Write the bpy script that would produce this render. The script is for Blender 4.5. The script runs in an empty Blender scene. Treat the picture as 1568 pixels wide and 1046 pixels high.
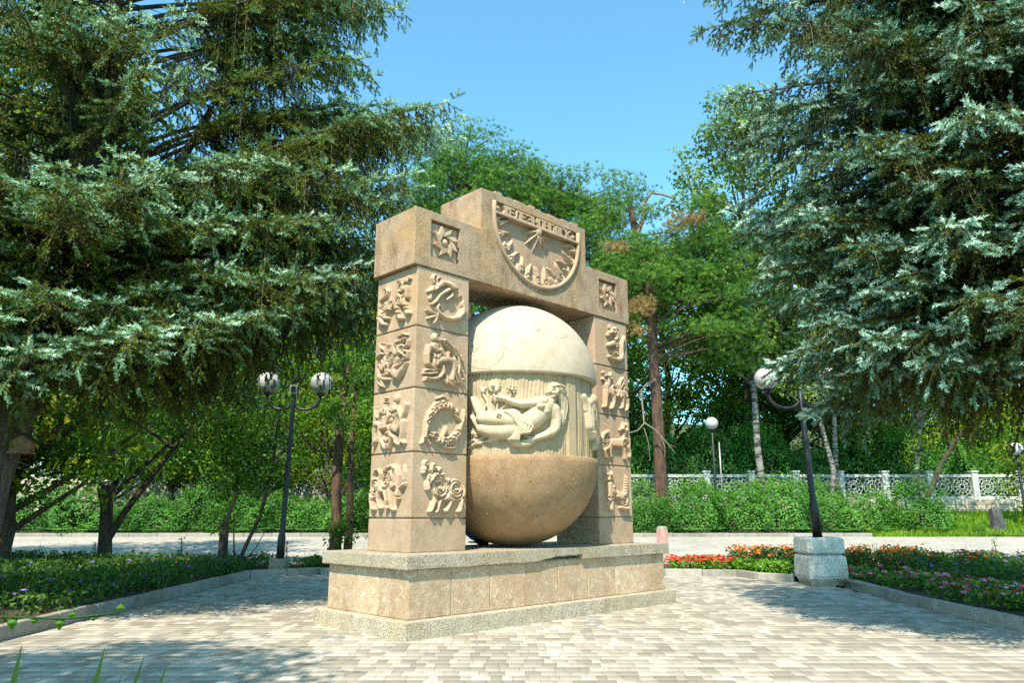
import bpy, bmesh, math, random
import numpy as np
from mathutils import Vector, Matrix
R = math.radians
scene = bpy.context.scene
COL = scene.collection

# ------------------------------------------------------------------ camera, sky, sun, exposure
cam_d = bpy.data.cameras.new('camera')
cam = bpy.data.objects.new('camera', cam_d); COL.objects.link(cam)
cam_d.sensor_width = 36; cam_d.lens = 26.28
cam_d.clip_start = 0.1; cam_d.clip_end = 1500
cam.location = (0, 0, 1.22)
cam.rotation_euler = (R(90) + 0.2262, 0, 0)
scene.camera = cam

SUN = Vector((-0.19, -0.74, 1.05)).normalized()          # towards the sun
world = bpy.data.worlds.new('World'); scene.world = world
world.use_nodes = True
wn = world.node_tree.nodes; wl = world.node_tree.links
bg = wn['Background']
sky = wn.new('ShaderNodeTexSky'); sky.sky_type = 'NISHITA'; sky.sun_disc = False
sky.sun_elevation = math.asin(SUN.z); sky.sun_rotation = math.atan2(SUN.x, SUN.y)
sky.altitude = 600; sky.air_density = 1.0; sky.dust_density = 0.8; sky.ozone_density = 1.4
gain = wn.new('ShaderNodeMixRGB'); gain.blend_type = 'MULTIPLY'; gain.inputs[0].default_value = 1
gain.inputs[2].default_value = (1.06, 1.80, 1.70, 1)
wl.new(sky.outputs[0], gain.inputs[1]); wl.new(gain.outputs[0], bg.inputs[0]); bg.inputs[1].default_value = 0.125
sun_d = bpy.data.lights.new('sun', 'SUN'); sun_d.energy = 5.0; sun_d.angle = R(0.55); sun_d.color = (1.0, 0.91, 0.77)
sun = bpy.data.objects.new('sun', sun_d); COL.objects.link(sun)
sun.rotation_euler = SUN.to_track_quat('Z', 'Y').to_euler()
scene.view_settings.view_transform = 'Standard'; scene.view_settings.look = 'None'
scene.view_settings.exposure = 0.80; scene.view_settings.gamma = 1.0; scene.view_settings.use_curve_mapping = False
scene.cycles.max_bounces = 6; scene.cycles.diffuse_bounces = 2; scene.cycles.glossy_bounces = 2
scene.cycles.transmission_bounces = 4; scene.cycles.transparent_max_bounces = 4
scene.cycles.use_denoising = False

# ------------------------------------------------------------------ helpers
def put(o, parent=None, loc=None, rot=None):
    COL.objects.link(o)
    if parent is not None: o.parent = parent
    if loc is not None: o.location = loc
    if rot is not None: o.rotation_euler = rot
    return o
def tag(o, label=None, cat=None, group=None, kind=None):
    if label: o['label'] = label
    if cat: o['category'] = cat
    if group: o['group'] = group
    if kind: o['kind'] = kind
    return o
def empty(name, loc=(0, 0, 0), rz=0.0, parent=None):
    o = bpy.data.objects.new(name, None); o.empty_display_size = 0.2
    return put(o, parent, loc, (0, 0, rz))
def fast_mesh(name, V, F, tint=None, smooth=False):
    """V (n,3); F one (m,k) index array or a list of such arrays"""
    if isinstance(F, np.ndarray): F = [F]
    F = [f for f in F if len(f)]
    me = bpy.data.meshes.new(name)
    V = np.asarray(V, np.float32)
    me.vertices.add(len(V)); me.vertices.foreach_set('co', V.ravel())
    nl = sum(f.size for f in F); nf = sum(len(f) for f in F)
    me.loops.add(nl); me.loops.foreach_set('vertex_index', np.concatenate([f.ravel() for f in F]).astype(np.int32))
    me.polygons.add(nf)
    sizes = np.concatenate([np.full(len(f), f.shape[1]) for f in F])
    starts = np.concatenate([[0], np.cumsum(sizes)[:-1]])
    me.polygons.foreach_set('loop_start', starts.astype(np.int32))
    me.polygons.foreach_set('loop_total', sizes.astype(np.int32))
    if smooth: me.polygons.foreach_set('use_smooth', np.ones(nf, bool))
    me.update(calc_edges=True); me.validate()
    if tint is not None:
        a = me.attributes.new('tint', 'FLOAT', 'POINT'); a.data.foreach_set('value', np.asarray(tint, np.float32))
    return me
def add_mesh(name, me, mat=None, parent=None, loc=None, rot=None):
    if mat is not None and len(me.materials) == 0: me.materials.append(mat)
    return put(bpy.data.objects.new(name, me), parent, loc, rot)
class MB:
    """collects plain shapes into one mesh"""
    def __init__(s): s.bm = bmesh.new()
    def box(s, x0, x1, y0, y1, z0, z1, bev=0.0, M=None):
        r = bmesh.ops.create_cube(s.bm, size=1)
        T = Matrix.Translation(((x0+x1)/2, (y0+y1)/2, (z0+z1)/2)) @ Matrix.Diagonal((x1-x0, y1-y0, z1-z0, 1))
        if M is not None: T = M @ T
        bmesh.ops.transform(s.bm, matrix=T, verts=r['verts'])
        if bev:
            es = list({e for v in r['verts'] for e in v.link_edges})
            bmesh.ops.bevel(s.bm, geom=es, offset=bev, segments=2, affect='EDGES', profile=0.6)
        return s
    def lathe(s, prof, n=24, c=(0, 0, 0), smooth=True, sq=None):
        rows = []
        for (r, z) in prof:
            rows.append([s.bm.verts.new((c[0]+r*math.cos(2*math.pi*i/n), c[1]+r*math.sin(2*math.pi*i/n), c[2]+z)) for i in range(n)])
        for a, b in zip(rows, rows[1:]):
            for i in range(n):
                f = s.bm.faces.new((a[i], a[(i+1) % n], b[(i+1) % n], b[i])); f.smooth = smooth
        if prof[0][0] > 1e-5: s.bm.faces.new(rows[0][::-1])
        if prof[-1][0] > 1e-5: s.bm.faces.new(rows[-1])
        return s
    def tube(s, pts, rad, n=8, caps=True):
        V, F = tube_arrays(pts, rad, n)
        vs = [s.bm.verts.new(v) for v in V]
        for f in F:
            g = s.bm.faces.new([vs[i] for i in f]); g.smooth = True
        if caps:
            s.bm.faces.new(vs[:n][::-1]); s.bm.faces.new(vs[-n:])
        return s
    def sphere(s, c, r, seg=20, scale=(1, 1, 1)):
        q = bmesh.ops.create_uvsphere(s.bm, u_segments=seg, v_segments=seg*2//3, radius=r)
        bmesh.ops.transform(s.bm, matrix=Matrix.Translation(c) @ Matrix.Diagonal((*scale, 1)), verts=q['verts'])
        for v in q['verts']:
            for f in v.link_faces: f.smooth = True
        return s
    def prism(s, poly, y0, y1, M=None):
        """polygon in x,z pulled from y0 to y1"""
        a = [Vector((p[0], y0, p[1])) for p in poly]; b = [Vector((p[0], y1, p[1])) for p in poly]
        if M is not None: a = [M @ v for v in a]; b = [M @ v for v in b]
        a = [s.bm.verts.new(v) for v in a]; b = [s.bm.verts.new(v) for v in b]
        s.bm.faces.new(a); s.bm.faces.new(b[::-1]); n = len(a)
        for i in range(n): s.bm.faces.new((a[i], b[i], b[(i+1) % n], a[(i+1) % n]))
        return s
    def mesh(s, name):
        bmesh.ops.recalc_face_normals(s.bm, faces=s.bm.faces)
        me = bpy.data.meshes.new(name); s.bm.to_mesh(me); s.bm.free(); return me
    def build(s, name, mat, parent=None, loc=None, rot=None):
        return add_mesh(name, s.mesh(name), mat, parent, loc, rot)
def tube_arrays(pts, rad, n=8):
    P = np.asarray(pts, float); m = len(P)
    rad = np.full(m, rad) if np.isscalar(rad) else np.asarray(rad, float)
    T = np.gradient(P, axis=0); T /= np.linalg.norm(T, axis=1)[:, None] + 1e-12
    ref = np.array([0, 0, 1.0]) if abs(T[0, 2]) < 0.9 else np.array([1.0, 0, 0])
    V = []
    for i in range(m):
        a = np.cross(T[i], ref); a /= np.linalg.norm(a) + 1e-12; b = np.cross(T[i], a); ref = np.cross(a, T[i]); 
        th = np.arange(n) * 2 * np.pi / n
        V.append(P[i] + rad[i] * (np.cos(th)[:, None] * a + np.sin(th)[:, None] * b))
    i = np.arange(m-1)[:, None] * n; j = np.arange(n)[None]; j2 = (j+1) % n
    F = np.stack([i+j, i+j2, i+n+j2, i+n+j], -1).reshape(-1, 4)
    return np.concatenate(V), F
class TubeSet:
    def __init__(s): s.V = []; s.F = []; s.n = 0
    def add(s, pts, rad, n=7):
        V, F = tube_arrays(pts, rad, n); s.V.append(V); s.F.append(F + s.n); s.n += len(V)
    def mesh(s, name): return fast_mesh(name, np.concatenate(s.V), np.concatenate(s.F), smooth=True)
def unit(a): return a / (np.linalg.norm(a, axis=-1, keepdims=True) + 1e-9)

# ------------------------------------------------------------------ materials
def new_mat(name):
    m = bpy.data.materials.new(name); m.use_nodes = True
    nt = m.node_tree; return m, nt.nodes, nt.links, nt.nodes['Principled BSDF']
def noise(n, l, vec, scale, detail=6, rough=0.6):
    t = n.new('ShaderNodeTexNoise'); t.inputs['Scale'].default_value = scale
    t.inputs['Detail'].default_value = detail; t.inputs['Roughness'].default_value = rough
    if vec is not None: l.new(vec, t.inputs['Vector'])
    return t.outputs['Fac']
def ramp(n, l, fac, stops):
    r = n.new('ShaderNodeValToRGB'); e = r.color_ramp.elements
    while len(e) < len(stops): e.new(0.5)
    for q, (p, c) in zip(e, stops):
        q.position = p; q.color = (*c, 1) if len(c) == 3 else c
    if fac is not None: l.new(fac, r.inputs[0])
    return r.outputs[0]
def mix(n, l, a, b, fac, mode='MIX'):
    x = n.new('ShaderNodeMixRGB'); x.blend_type = mode
    for s, v in ((x.inputs[0], fac), (x.inputs[1], a), (x.inputs[2], b)):
        if hasattr(v, 'is_linked'): l.new(v, s)
        elif isinstance(v, (int, float)): s.default_value = v
        else: s.default_value = (*v, 1)
    return x.outputs[0]
def math_node(n, l, op, a, b=None):
    x = n.new('ShaderNodeMath'); x.operation = op
    for s, v in ((x.inputs[0], a), (x.inputs[1], b)):
        if v is None: continue
        if hasattr(v, 'is_linked'): l.new(v, s)
        else: s.default_value = v
    return x.outputs[0]
def bump(n, l, h, strength, dist, normal=None):
    b = n.new('ShaderNodeBump'); b.inputs['Strength'].default_value = strength; b.inputs['Distance'].default_value = dist
    l.new(h, b.inputs['Height'])
    if normal is not None: l.new(normal, b.inputs['Normal'])
    return b.outputs[0]
def stone_mat(name, base, dark, light, stain=(0.3, 0.2, 0.08), stain_amt=0.35, grain=160, grain_amt=0.35, bevel=0.01, bumpd=0.006, per_object=0.12, cracks=0.0, spots=None, streak=0.12):
    base, dark, light = (tuple(v*0.90 for v in q) for q in (base, dark, light))
    m, n, l, b = new_mat(name)
    tc = n.new('ShaderNodeTexCoord'); g = n.new('ShaderNodeNewGeometry'); pos = g.outputs['Position']
    big = noise(n, l, pos, 1.3, 5); mid = noise(n, l, pos, 7, 6, 0.65); fine = noise(n, l, pos, grain, 2, 0.5)
    c = ramp(n, l, mid, [(0.25, dark), (0.5, base), (0.78, light)])
    st = ramp(n, l, big, [(0.50, (0, 0, 0)), (0.72, (1, 1, 1))])
    sa = math_node(n, l, 'MULTIPLY', st, stain_amt); c = mix(n, l, c, stain, sa)
    gr = ramp(n, l, fine, [(0.32, (1-grain_amt*1.3,)*3), (0.5, (1, 1, 1)), (0.70, (1+grain_amt*0.55,)*3)])
    c = mix(n, l, c, gr, 1.0, 'MULTIPLY')
    if spots:
        v = noise(n, l, pos, 14, 4, 0.7); sp = ramp(n, l, v, [(0.56, (0, 0, 0)), (0.64, (1, 1, 1))])
        c = mix(n, l, c, spots[0], math_node(n, l, 'MULTIPLY', sp, spots[1]))
    if streak:
        mp = n.new('ShaderNodeMapping'); mp.inputs['Scale'].default_value = (1, 1, 0.35); l.new(pos, mp.inputs['Vector'])
        sk = ramp(n, l, noise(n, l, mp.outputs[0], 4.2, 7, 0.72), [(0.50, (1, 1, 1)), (0.66, (1-streak, 1-streak*1.15, 1-streak*1.35))])
        c = mix(n, l, c, sk, 1.0, 'MULTIPLY')
    if per_object:
        oi = n.new('ShaderNodeObjectInfo')
        pr = ramp(n, l, oi.outputs['Random'], [(0, (1-per_object,)*3), (1, (1+per_object*0.6,)*3)])
        c = mix(n, l, c, pr, 1.0, 'MULTIPLY')
    h = math_node(n, l, 'ADD', math_node(n, l, 'MULTIPLY', mid, 0.8), math_node(n, l, 'MULTIPLY', fine, 0.6))
    if cracks:
        v = n.new('ShaderNodeTexVoronoi'); v.feature = 'DISTANCE_TO_EDGE'; v.inputs['Scale'].default_value = 2.6
        w = n.new('ShaderNodeTexNoise'); w.inputs['Scale'].default_value = 3.5; w.inputs['Detail'].default_value = 6; l.new(pos, w.inputs['Vector'])
        dv = mix(n, l, pos, w.outputs['Color'], 0.35, 'ADD'); l.new(dv, v.inputs['Vector'])
        ck = ramp(n, l, v.outputs['Distance'], [(0.0, (1, 1, 1)), (0.020, (0, 0, 0))])
        ck = math_node(n, l, 'MULTIPLY', ck, ramp(n, l, noise(n, l, pos, 1.7, 3), [(0.48, (0, 0, 0)), (0.6, (1, 1, 1))]))
        c = mix(n, l, c, (0.30, 0.21, 0.11), math_node(n, l, 'MULTIPLY', ck, cracks))
        h = math_node(n, l, 'SUBTRACT', h, ck)
    l.new(c, b.inputs['Base Color']); b.inputs['Roughness'].default_value = 0.88
    nn = None
    if bevel:
        bv = n.new('ShaderNodeBevel'); bv.samples = 4; bv.inputs['Radius'].default_value = bevel; nn = bv.outputs[0]
    l.new(bump(n, l, h, 0.9, bumpd, nn), b.inputs['Normal'])
    return m
M = {}
M['stone'] = stone_mat('sandstone', (0.515, 0.358, 0.232), (0.41, 0.275, 0.168), (0.585, 0.43, 0.295), stain=(0.47, 0.265, 0.10), stain_amt=0.55, grain=90, grain_amt=0.2)
M['lintel'] = stone_mat('weathered_sandstone', (0.51, 0.355, 0.225), (0.36, 0.245, 0.15), (0.59, 0.44, 0.295), stain=(0.52, 0.29, 0.09), stain_amt=0.6, grain=80, grain_amt=0.34, bumpd=0.014, spots=((0.24, 0.17, 0.11), 0.3), streak=0.4)
M['relief'] = stone_mat('carved_sandstone', (0.54, 0.38, 0.248), (0.44, 0.30, 0.188), (0.605, 0.45, 0.31), stain=(0.45, 0.26, 0.11), stain_amt=0.35, grain=120, grain_amt=0.10, bevel=0, bumpd=0.003, streak=0.12)
M['dialface'] = stone_mat('pink_sandstone', (0.53, 0.35, 0.235), (0.44, 0.275, 0.18), (0.58, 0.41, 0.29), stain=(0.40, 0.24, 0.15), stain_amt=0.5, grain=120, grain_amt=0.10, bevel=0, bumpd=0.004, streak=0.3)
M['plinth'] = stone_mat('plinth_stone', (0.57, 0.405, 0.255), (0.46, 0.31, 0.185), (0.66, 0.50, 0.34), stain=(0.40, 0.225, 0.11), stain_amt=0.55, grain=80, grain_amt=0.34, per_object=0.14, spots=((0.72, 0.61, 0.49), 0.45), streak=0.15)
M['cap'] = stone_mat('pebbled_concrete', (0.46, 0.39, 0.28), (0.35, 0.285, 0.185), (0.56, 0.49, 0.37), stain=(0.36, 0.285, 0.12), stain_amt=0.55, grain=75, grain_amt=0.5, bumpd=0.014, spots=((0.20, 0.155, 0.10), 0.35), bevel=0.018)
M['dome'] = stone_mat('cream_limestone', (0.53, 0.445, 0.335), (0.44, 0.35, 0.25), (0.58, 0.50, 0.39), stain=(0.55, 0.38, 0.18), stain_amt=0.55, grain=60, grain_amt=0.07, bevel=0, bumpd=0.004, per_object=0, cracks=1.0, streak=0.06)
M['drum'] = stone_mat('carved_limestone', (0.47, 0.365, 0.225), (0.37, 0.27, 0.15), (0.55, 0.45, 0.30), stain=(0.42, 0.28, 0.10), stain_amt=0.55, grain=120, grain_amt=0.18, bevel=0, bumpd=0.005, per_object=0)
M['figure'] = stone_mat('smooth_limestone', (0.58, 0.465, 0.31), (0.48, 0.36, 0.215), (0.65, 0.55, 0.395), stain=(0.46, 0.31, 0.13), stain_amt=0.4, grain=90, grain_amt=0.10, bevel=0, bumpd=0.003, per_object=0, streak=0.12)
M['bowl'] = stone_mat('golden_granite', (0.375, 0.232, 0.122), (0.29, 0.17, 0.085), (0.46, 0.30, 0.17), stain=(0.47, 0.275, 0.085), stain_amt=0.5, grain=110, grain_amt=0.4, bevel=0, bumpd=0.003, per_object=0)
M['kerb'] = stone_mat('kerb_concrete', (0.40, 0.37, 0.315), (0.30, 0.275, 0.23), (0.50, 0.47, 0.40), stain=(0.26, 0.22, 0.14), stain_amt=0.5, grain=120, grain_amt=0.35, per_object=0.2, bevel=0.015)
M['planter'] = stone_mat('pebbledash', (0.72, 0.685, 0.615), (0.52, 0.48, 0.41), (0.82, 0.79, 0.73), stain=(0.5, 0.42, 0.27), stain_amt=0.3, grain=60, grain_amt=0.22, bumpd=0.022, bevel=0.02)
M['wallstone'] = stone_mat('wall_limestone', (0.52, 0.46, 0.34), (0.40, 0.34, 0.24), (0.60, 0.55, 0.43), grain=40, grain_amt=0.3, per_object=0.25)
M['fence'] = stone_mat('white_concrete', (0.50, 0.51, 0.49), (0.36, 0.38, 0.36), (0.62, 0.63, 0.61), stain=(0.42, 0.43, 0.36), stain_amt=0.4, grain=30, grain_amt=0.15, bevel=0, bumpd=0.004)
M['pink'] = stone_mat('pink_granite', (0.55, 0.30, 0.25), (0.45, 0.24, 0.2), (0.62, 0.38, 0.32), stain=(0.6, 0.5, 0.45), stain_amt=0.3, grain=60, grain_amt=0.3)
M['darkstone'] = stone_mat('dark_stone', (0.09, 0.09, 0.085), (0.05, 0.05, 0.05), (0.14, 0.135, 0.12), grain=40, grain_amt=0.4)

def leaf_mat(name, stops, trans=0.35, rough=0.55, trans_tint=(1.0, 1.0, 0.35), rand=0.22):
    m, n, l, b = new_mat(name)
    a = n.new('ShaderNodeAttribute'); a.attribute_name = 'tint'
    g = n.new('ShaderNodeNewGeometry')
    big = noise(n, l, g.outputs['Position'], 0.9, 2)
    oi = n.new('ShaderNodeObjectInfo')
    f = math_node(n, l, 'ADD', a.outputs['Fac'], math_node(n, l, 'MULTIPLY', math_node(n, l, 'SUBTRACT', big, 0.5), 0.6))
    f = math_node(n, l, 'ADD', f, math_node(n, l, 'MULTIPLY', math_node(n, l, 'SUBTRACT', oi.outputs['Random'], 0.5), rand))
    c = ramp(n, l, f, stops)
    l.new(c, b.inputs['Base Color']); b.inputs['Roughness'].default_value = rough
    b.inputs['Specular IOR Level'].default_value = 0.35
    if trans:
        t = n.new('ShaderNodeBsdfTranslucent'); l.new(mix(n, l, c, trans_tint, 1.0, 'MULTIPLY'), t.inputs['Color'])
        br = mix(n, l, c, (1.6, 1.6, 0.7), 1.0, 'MULTIPLY'); l.new(br, t.inputs['Color'])
        s = n.new('ShaderNodeMixShader'); s.inputs[0].default_value = trans
        l.new(b.outputs[0], s.inputs[1]); l.new(t.outputs[0], s.inputs[2])
        l.new(s.outputs[0], n['Material Output'].inputs['Surface'])
    return m
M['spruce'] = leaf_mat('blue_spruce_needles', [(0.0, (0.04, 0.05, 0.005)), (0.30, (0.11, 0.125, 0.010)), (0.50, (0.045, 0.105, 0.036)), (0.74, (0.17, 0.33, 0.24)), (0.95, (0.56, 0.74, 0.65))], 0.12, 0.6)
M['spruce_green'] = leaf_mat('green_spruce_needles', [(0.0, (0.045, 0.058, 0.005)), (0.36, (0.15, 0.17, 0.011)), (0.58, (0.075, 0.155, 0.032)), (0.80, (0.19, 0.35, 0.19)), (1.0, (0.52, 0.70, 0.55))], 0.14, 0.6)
M['pine'] = leaf_mat('pine_needles', [(0.0, (0.02, 0.06, 0.010)), (0.4, (0.06, 0.17, 0.02)), (0.8, (0.14, 0.30, 0.035)), (1.0, (0.25, 0.35, 0.04))], 0.12, 0.5)
M['pine_brown'] = leaf_mat('dead_pine_needles', [(0.0, (0.22, 0.12, 0.04)), (1.0, (0.46, 0.30, 0.12))], 0.15)
M['leaf'] = leaf_mat('broadleaf', [(0.0, (0.025, 0.075, 0.007)), (0.5, (0.065, 0.175, 0.011)), (0.85, (0.16, 0.30, 0.017)), (1.0, (0.28, 0.36, 0.02))], 0.42)
M['leaf_yellow'] = leaf_mat('yellowing_leaf', [(0.0, (0.055, 0.11, 0.007)), (0.5, (0.15, 0.235, 0.011)), (0.85, (0.28, 0.33, 0.016)), (1.0, (0.42, 0.34, 0.02))], 0.42)
M['birchleaf'] = leaf_mat('birch_leaf', [(0.0, (0.07, 0.13, 0.02)), (0.5, (0.13, 0.22, 0.04)), (1.0, (0.28, 0.37, 0.11))], 0.35)
M['shrub'] = leaf_mat('shrub_leaf', [(0.0, (0.022, 0.095, 0.012)), (0.5, (0.065, 0.215, 0.025)), (1.0, (0.16, 0.35, 0.06))], 0.36)
M['bed'] = leaf_mat('bedding_leaf', [(0.0, (0.02, 0.055, 0.010)), (0.5, (0.05, 0.125, 0.018)), (1.0, (0.15, 0.25, 0.03))], 0.33)
M['lettuce'] = leaf_mat('bright_green_leaf', [(0.0, (0.07, 0.19, 0.012)), (1.0, (0.20, 0.40, 0.03))], 0.4)
M['grass'] = leaf_mat('grass_blade', [(0.0, (0.07, 0.18, 0.010)), (1.0, (0.24, 0.40, 0.02))], 0.4)
M['iris'] = leaf_mat('iris_leaf', [(0.0, (0.02, 0.07, 0.012)), (1.0, (0.07, 0.17, 0.03))], 0.3)
def petal(name, c1, c2): return leaf_mat(name, [(0.0, c1), (1.0, c2)], 0.25, 0.6)
M['red'] = petal('red_petal', (0.42, 0.012, 0.008), (0.72, 0.04, 0.02))
M['orange'] = petal('orange_petal', (0.38, 0.08, 0.008), (0.70, 0.20, 0.02))
M['petunia'] = petal('pink_petal', (0.42, 0.015, 0.06), (0.75, 0.28, 0.38))
M['purple'] = petal('purple_petal', (0.10, 0.05, 0.28), (0.28, 0.17, 0.55))
M['white_petal'] = petal('white_petal', (0.6, 0.55, 0.55), (0.75, 0.7, 0.7))

def bark_mat(name, c1, c2, scale=9, stretch=0.18, bd=0.02):
    m, n, l, b = new_mat(name)
    g = n.new('ShaderNodeNewGeometry'); mp = n.new('ShaderNodeMapping'); mp.inputs['Scale'].default_value = (1, 1, stretch)
    l.new(g.outputs['Position'], mp.inputs['Vector'])
    f = noise(n, l, mp.outputs[0], scale, 8, 0.7); h = noise(n, l, mp.outputs[0], scale*4, 4, 0.7)
    c = mix(n, l, ramp(n, l, f, [(0.35, c1), (0.65, c2)]), ramp(n, l, h, [(0.3, (0.6,)*3), (0.7, (1.2,)*3)]), 1.0, 'MULTIPLY')
    l.new(c, b.inputs['Base Color']); b.inputs['Roughness'].default_value = 0.9
    l.new(bump(n, l, math_node(n, l, 'ADD', f, h), 1.0, bd), b.inputs['Normal']); return m
M['bark_spruce'] = bark_mat('spruce_bark', (0.05, 0.036, 0.026), (0.17, 0.135, 0.105))
M['bark_pine'] = bark_mat('pine_bark', (0.05, 0.028, 0.019), (0.165, 0.092, 0.058))
M['bark_dark'] = bark_mat('dark_bark', (0.03, 0.022, 0.016), (0.10, 0.07, 0.045))
M['bark_brown'] = bark_mat('brown_bark', (0.07, 0.04, 0.022), (0.20, 0.12, 0.065))
M['twig'] = bark_mat('bare_twig', (0.17, 0.12, 0.08), (0.33, 0.27, 0.20), 14, 1.0, 0.004)
def birch_mat():
    m, n, l, b = new_mat('birch_bark')
    g = n.new('ShaderNodeNewGeometry'); mp = n.new('ShaderNodeMapping'); mp.inputs['Scale'].default_value = (1, 1, 4.5)
    l.new(g.outputs['Position'], mp.inputs['Vector'])
    f = noise(n, l, mp.outputs[0], 2.2, 6, 0.7)
    l.new(ramp(n, l, f, [(0.45, (0.03, 0.026, 0.022)), (0.52, (0.22, 0.205, 0.18)), (0.75, (0.36, 0.345, 0.31))]), b.inputs['Base Color'])
    b.inputs['Roughness'].default_value = 0.8; return m
M['birch'] = birch_mat()
def plain(name, c, rough=0.6, metal=0.0, spec=0.5, var=0.0):
    m, n, l, b = new_mat(name)
    b.inputs['Roughness'].default_value = rough; b.inputs['Metallic'].default_value = metal
    b.inputs['Specular IOR Level'].default_value = spec
    g = n.new('ShaderNodeNewGeometry'); f = noise(n, l, g.outputs['Position'], 12, 5)
    v = max(var, 0.08)
    l.new(ramp(n, l, f, [(0.3, tuple(x*(1-v) for x in c)), (0.7, tuple(min(1, x*(1+v)) for x in c))]), b.inputs['Base Color'])
    return m
M['iron'] = plain('black_iron', (0.018, 0.016, 0.015), 0.45, 0.0, 0.5, 0.3)
M['globe'] = plain('milk_glass', (0.44, 0.43, 0.41), 0.3, 0, 0.5, 0.03)
M['wood'] = plain('weathered_wood', (0.20, 0.12, 0.065), 0.8, 0, 0.3, 0.4)
M['roofing'] = plain('feeder_roof', (0.05, 0.04, 0.03), 0.8, 0, 0.3, 0.3)
M['hose'] = plain('hose_rubber', (0.05, 0.04, 0.02), 0.6)
M['grey_metal'] = plain('grey_metal', (0.30, 0.30, 0.29), 0.4, 0.3)
M['lens'] = plain('frosted_lens', (0.23, 0.21, 0.165), 0.25)
M['soil'] = plain('soil', (0.075, 0.05, 0.03), 0.95, 0, 0.2, 0.5)
M['sand'] = plain('joint_sand', (0.33, 0.29, 0.225), 0.95, 0, 0.2, 0.3)
M['jeans'] = plain('denim', (0.10, 0.30, 0.62), 0.85, 0, 0.2, 0.3)
M['shirt'] = plain('cotton_shirt', (0.55, 0.53, 0.50), 0.9, 0, 0.2, 0.1)
M['skin'] = plain('skin', (0.52, 0.32, 0.22), 0.55)
M['hair'] = plain('brown_hair', (0.06, 0.035, 0.02), 0.6, 0, 0.4, 0.4)
M['shoe'] = plain('dark_shoe', (0.03, 0.026, 0.024), 0.6)
def ground_mat():
    m, n, l, b = new_mat('park_ground'); g = n.new('ShaderNodeNewGeometry'); p = g.outputs['Position']
    f = noise(n, l, p, 0.8, 6, 0.6); h = noise(n, l, p, 18, 5, 0.7)
    c = ramp(n, l, f, [(0.32, (0.05, 0.04, 0.02)), (0.48, (0.05, 0.075, 0.015)), (0.65, (0.07, 0.14, 0.02))])
    c = mix(n, l, c, ramp(n, l, h, [(0.3, (0.6,)*3), (0.7, (1.3,)*3)]), 1.0, 'MULTIPLY')
    l.new(c, b.inputs['Base Color']); b.inputs['Roughness'].default_value = 0.95
    l.new(bump(n, l, h, 1.0, 0.06), b.inputs['Normal']); return m
M['ground'] = ground_mat()
def paver_mat(obj_random):
    m, n, l, b = new_mat('paver_single' if obj_random else 'paver_field')
    g = n.new('ShaderNodeNewGeometry'); p = g.outputs['Position']
    rnd = n.new('ShaderNodeObjectInfo').outputs['Random'] if obj_random else g.outputs['Random Per Island']
    c = ramp(n, l, rnd, [(0.0, (0.255, 0.22, 0.168)), (0.26, (0.267, 0.231, 0.176)), (0.30, (0.33, 0.287, 0.222)), (0.66, (0.355, 0.31, 0.24)), (0.70, (0.425, 0.374, 0.295)), (1.0, (0.452, 0.40, 0.32))])
    f = noise(n, l, p, 200, 3, 0.6); d = noise(n, l, p, 1.1, 5, 0.6)
    c = mix(n, l, c, ramp(n, l, f, [(0.3, (0.86,)*3), (0.7, (1.1,)*3)]), 1.0, 'MULTIPLY')
    c = mix(n, l, c, ramp(n, l, d, [(0.3, (0.86, 0.85, 0.82)), (0.6, (1.04,)*3)]), 1.0, 'MULTIPLY')
    l.new(c, b.inputs['Base Color']); b.inputs['Roughness'].default_value = 0.9
    l.new(bump(n, l, f, 0.6, 0.003), b.inputs['Normal']); return m
M['paver'] = paver_mat(False); M['paver_one'] = paver_mat(True)
def path_mat():
    m, n, l, b = new_mat('path_paving'); g = n.new('ShaderNodeNewGeometry'); p = g.outputs['Position']
    br = n.new('ShaderNodeTexBrick'); l.new(p, br.inputs['Vector']); br.inputs['Scale'].default_value = 3.0
    br.inputs['Color1'].default_value = (0.29, 0.265, 0.22, 1); br.inputs['Color2'].default_value = (0.42, 0.385, 0.32, 1)
    br.inputs['Mortar'].default_value = (0.3, 0.27, 0.22, 1); br.inputs['Mortar Size'].default_value = 0.012; br.inputs['Bias'].default_value = 0.1
    d = noise(n, l, p, 0.6, 4)
    c = mix(n, l, br.outputs['Color'], ramp(n, l, d, [(0.3, (0.85,)*3), (0.7, (1.1,)*3)]), 1.0, 'MULTIPLY')
    l.new(c, b.inputs['Base Color']); b.inputs['Roughness'].default_value = 0.9; return m
M['path'] = path_mat()

# ------------------------------------------------------------------ ground, plaza, far path
def terr(x, y):
    y = np.asarray(y, float)
    return np.interp(y, [0, 17.8, 26.7, 31.6, 32.25, 34, 50, 75, 140], [0, 0, 0.42, 1.25, 1.32, 1.75, 3.5, 10, 14])
xs = np.concatenate([[-160, -90, -60], np.linspace(-40, 40, 61), [60, 90, 160]])
ys = np.concatenate([[-60, -20, 0, 8, 14, 17.8], np.linspace(20, 34, 29), np.linspace(36, 76, 30), [100, 140]])
GX, GY = np.meshgrid(xs, ys); rg = np.random.default_rng(3)
GZ = terr(GX, GY) - 0.03 + np.where(GY > 33, rg.normal(0, 0.12, GX.shape), 0)
def grid_faces(ny, nx):
    i = np.arange(ny-1)[:, None]*nx; j = np.arange(nx-1)[None]
    return np.stack([i+j, i+j+1, i+nx+j+1, i+nx+j], -1).reshape(-1, 4)
tag(add_mesh('ground', fast_mesh('ground', np.stack([GX, GY, GZ], -1).reshape(-1, 3), grid_faces(len(ys), len(xs))), M['ground']), 'park ground of soil and rough grass rising behind the hedge', kind='structure')
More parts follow.
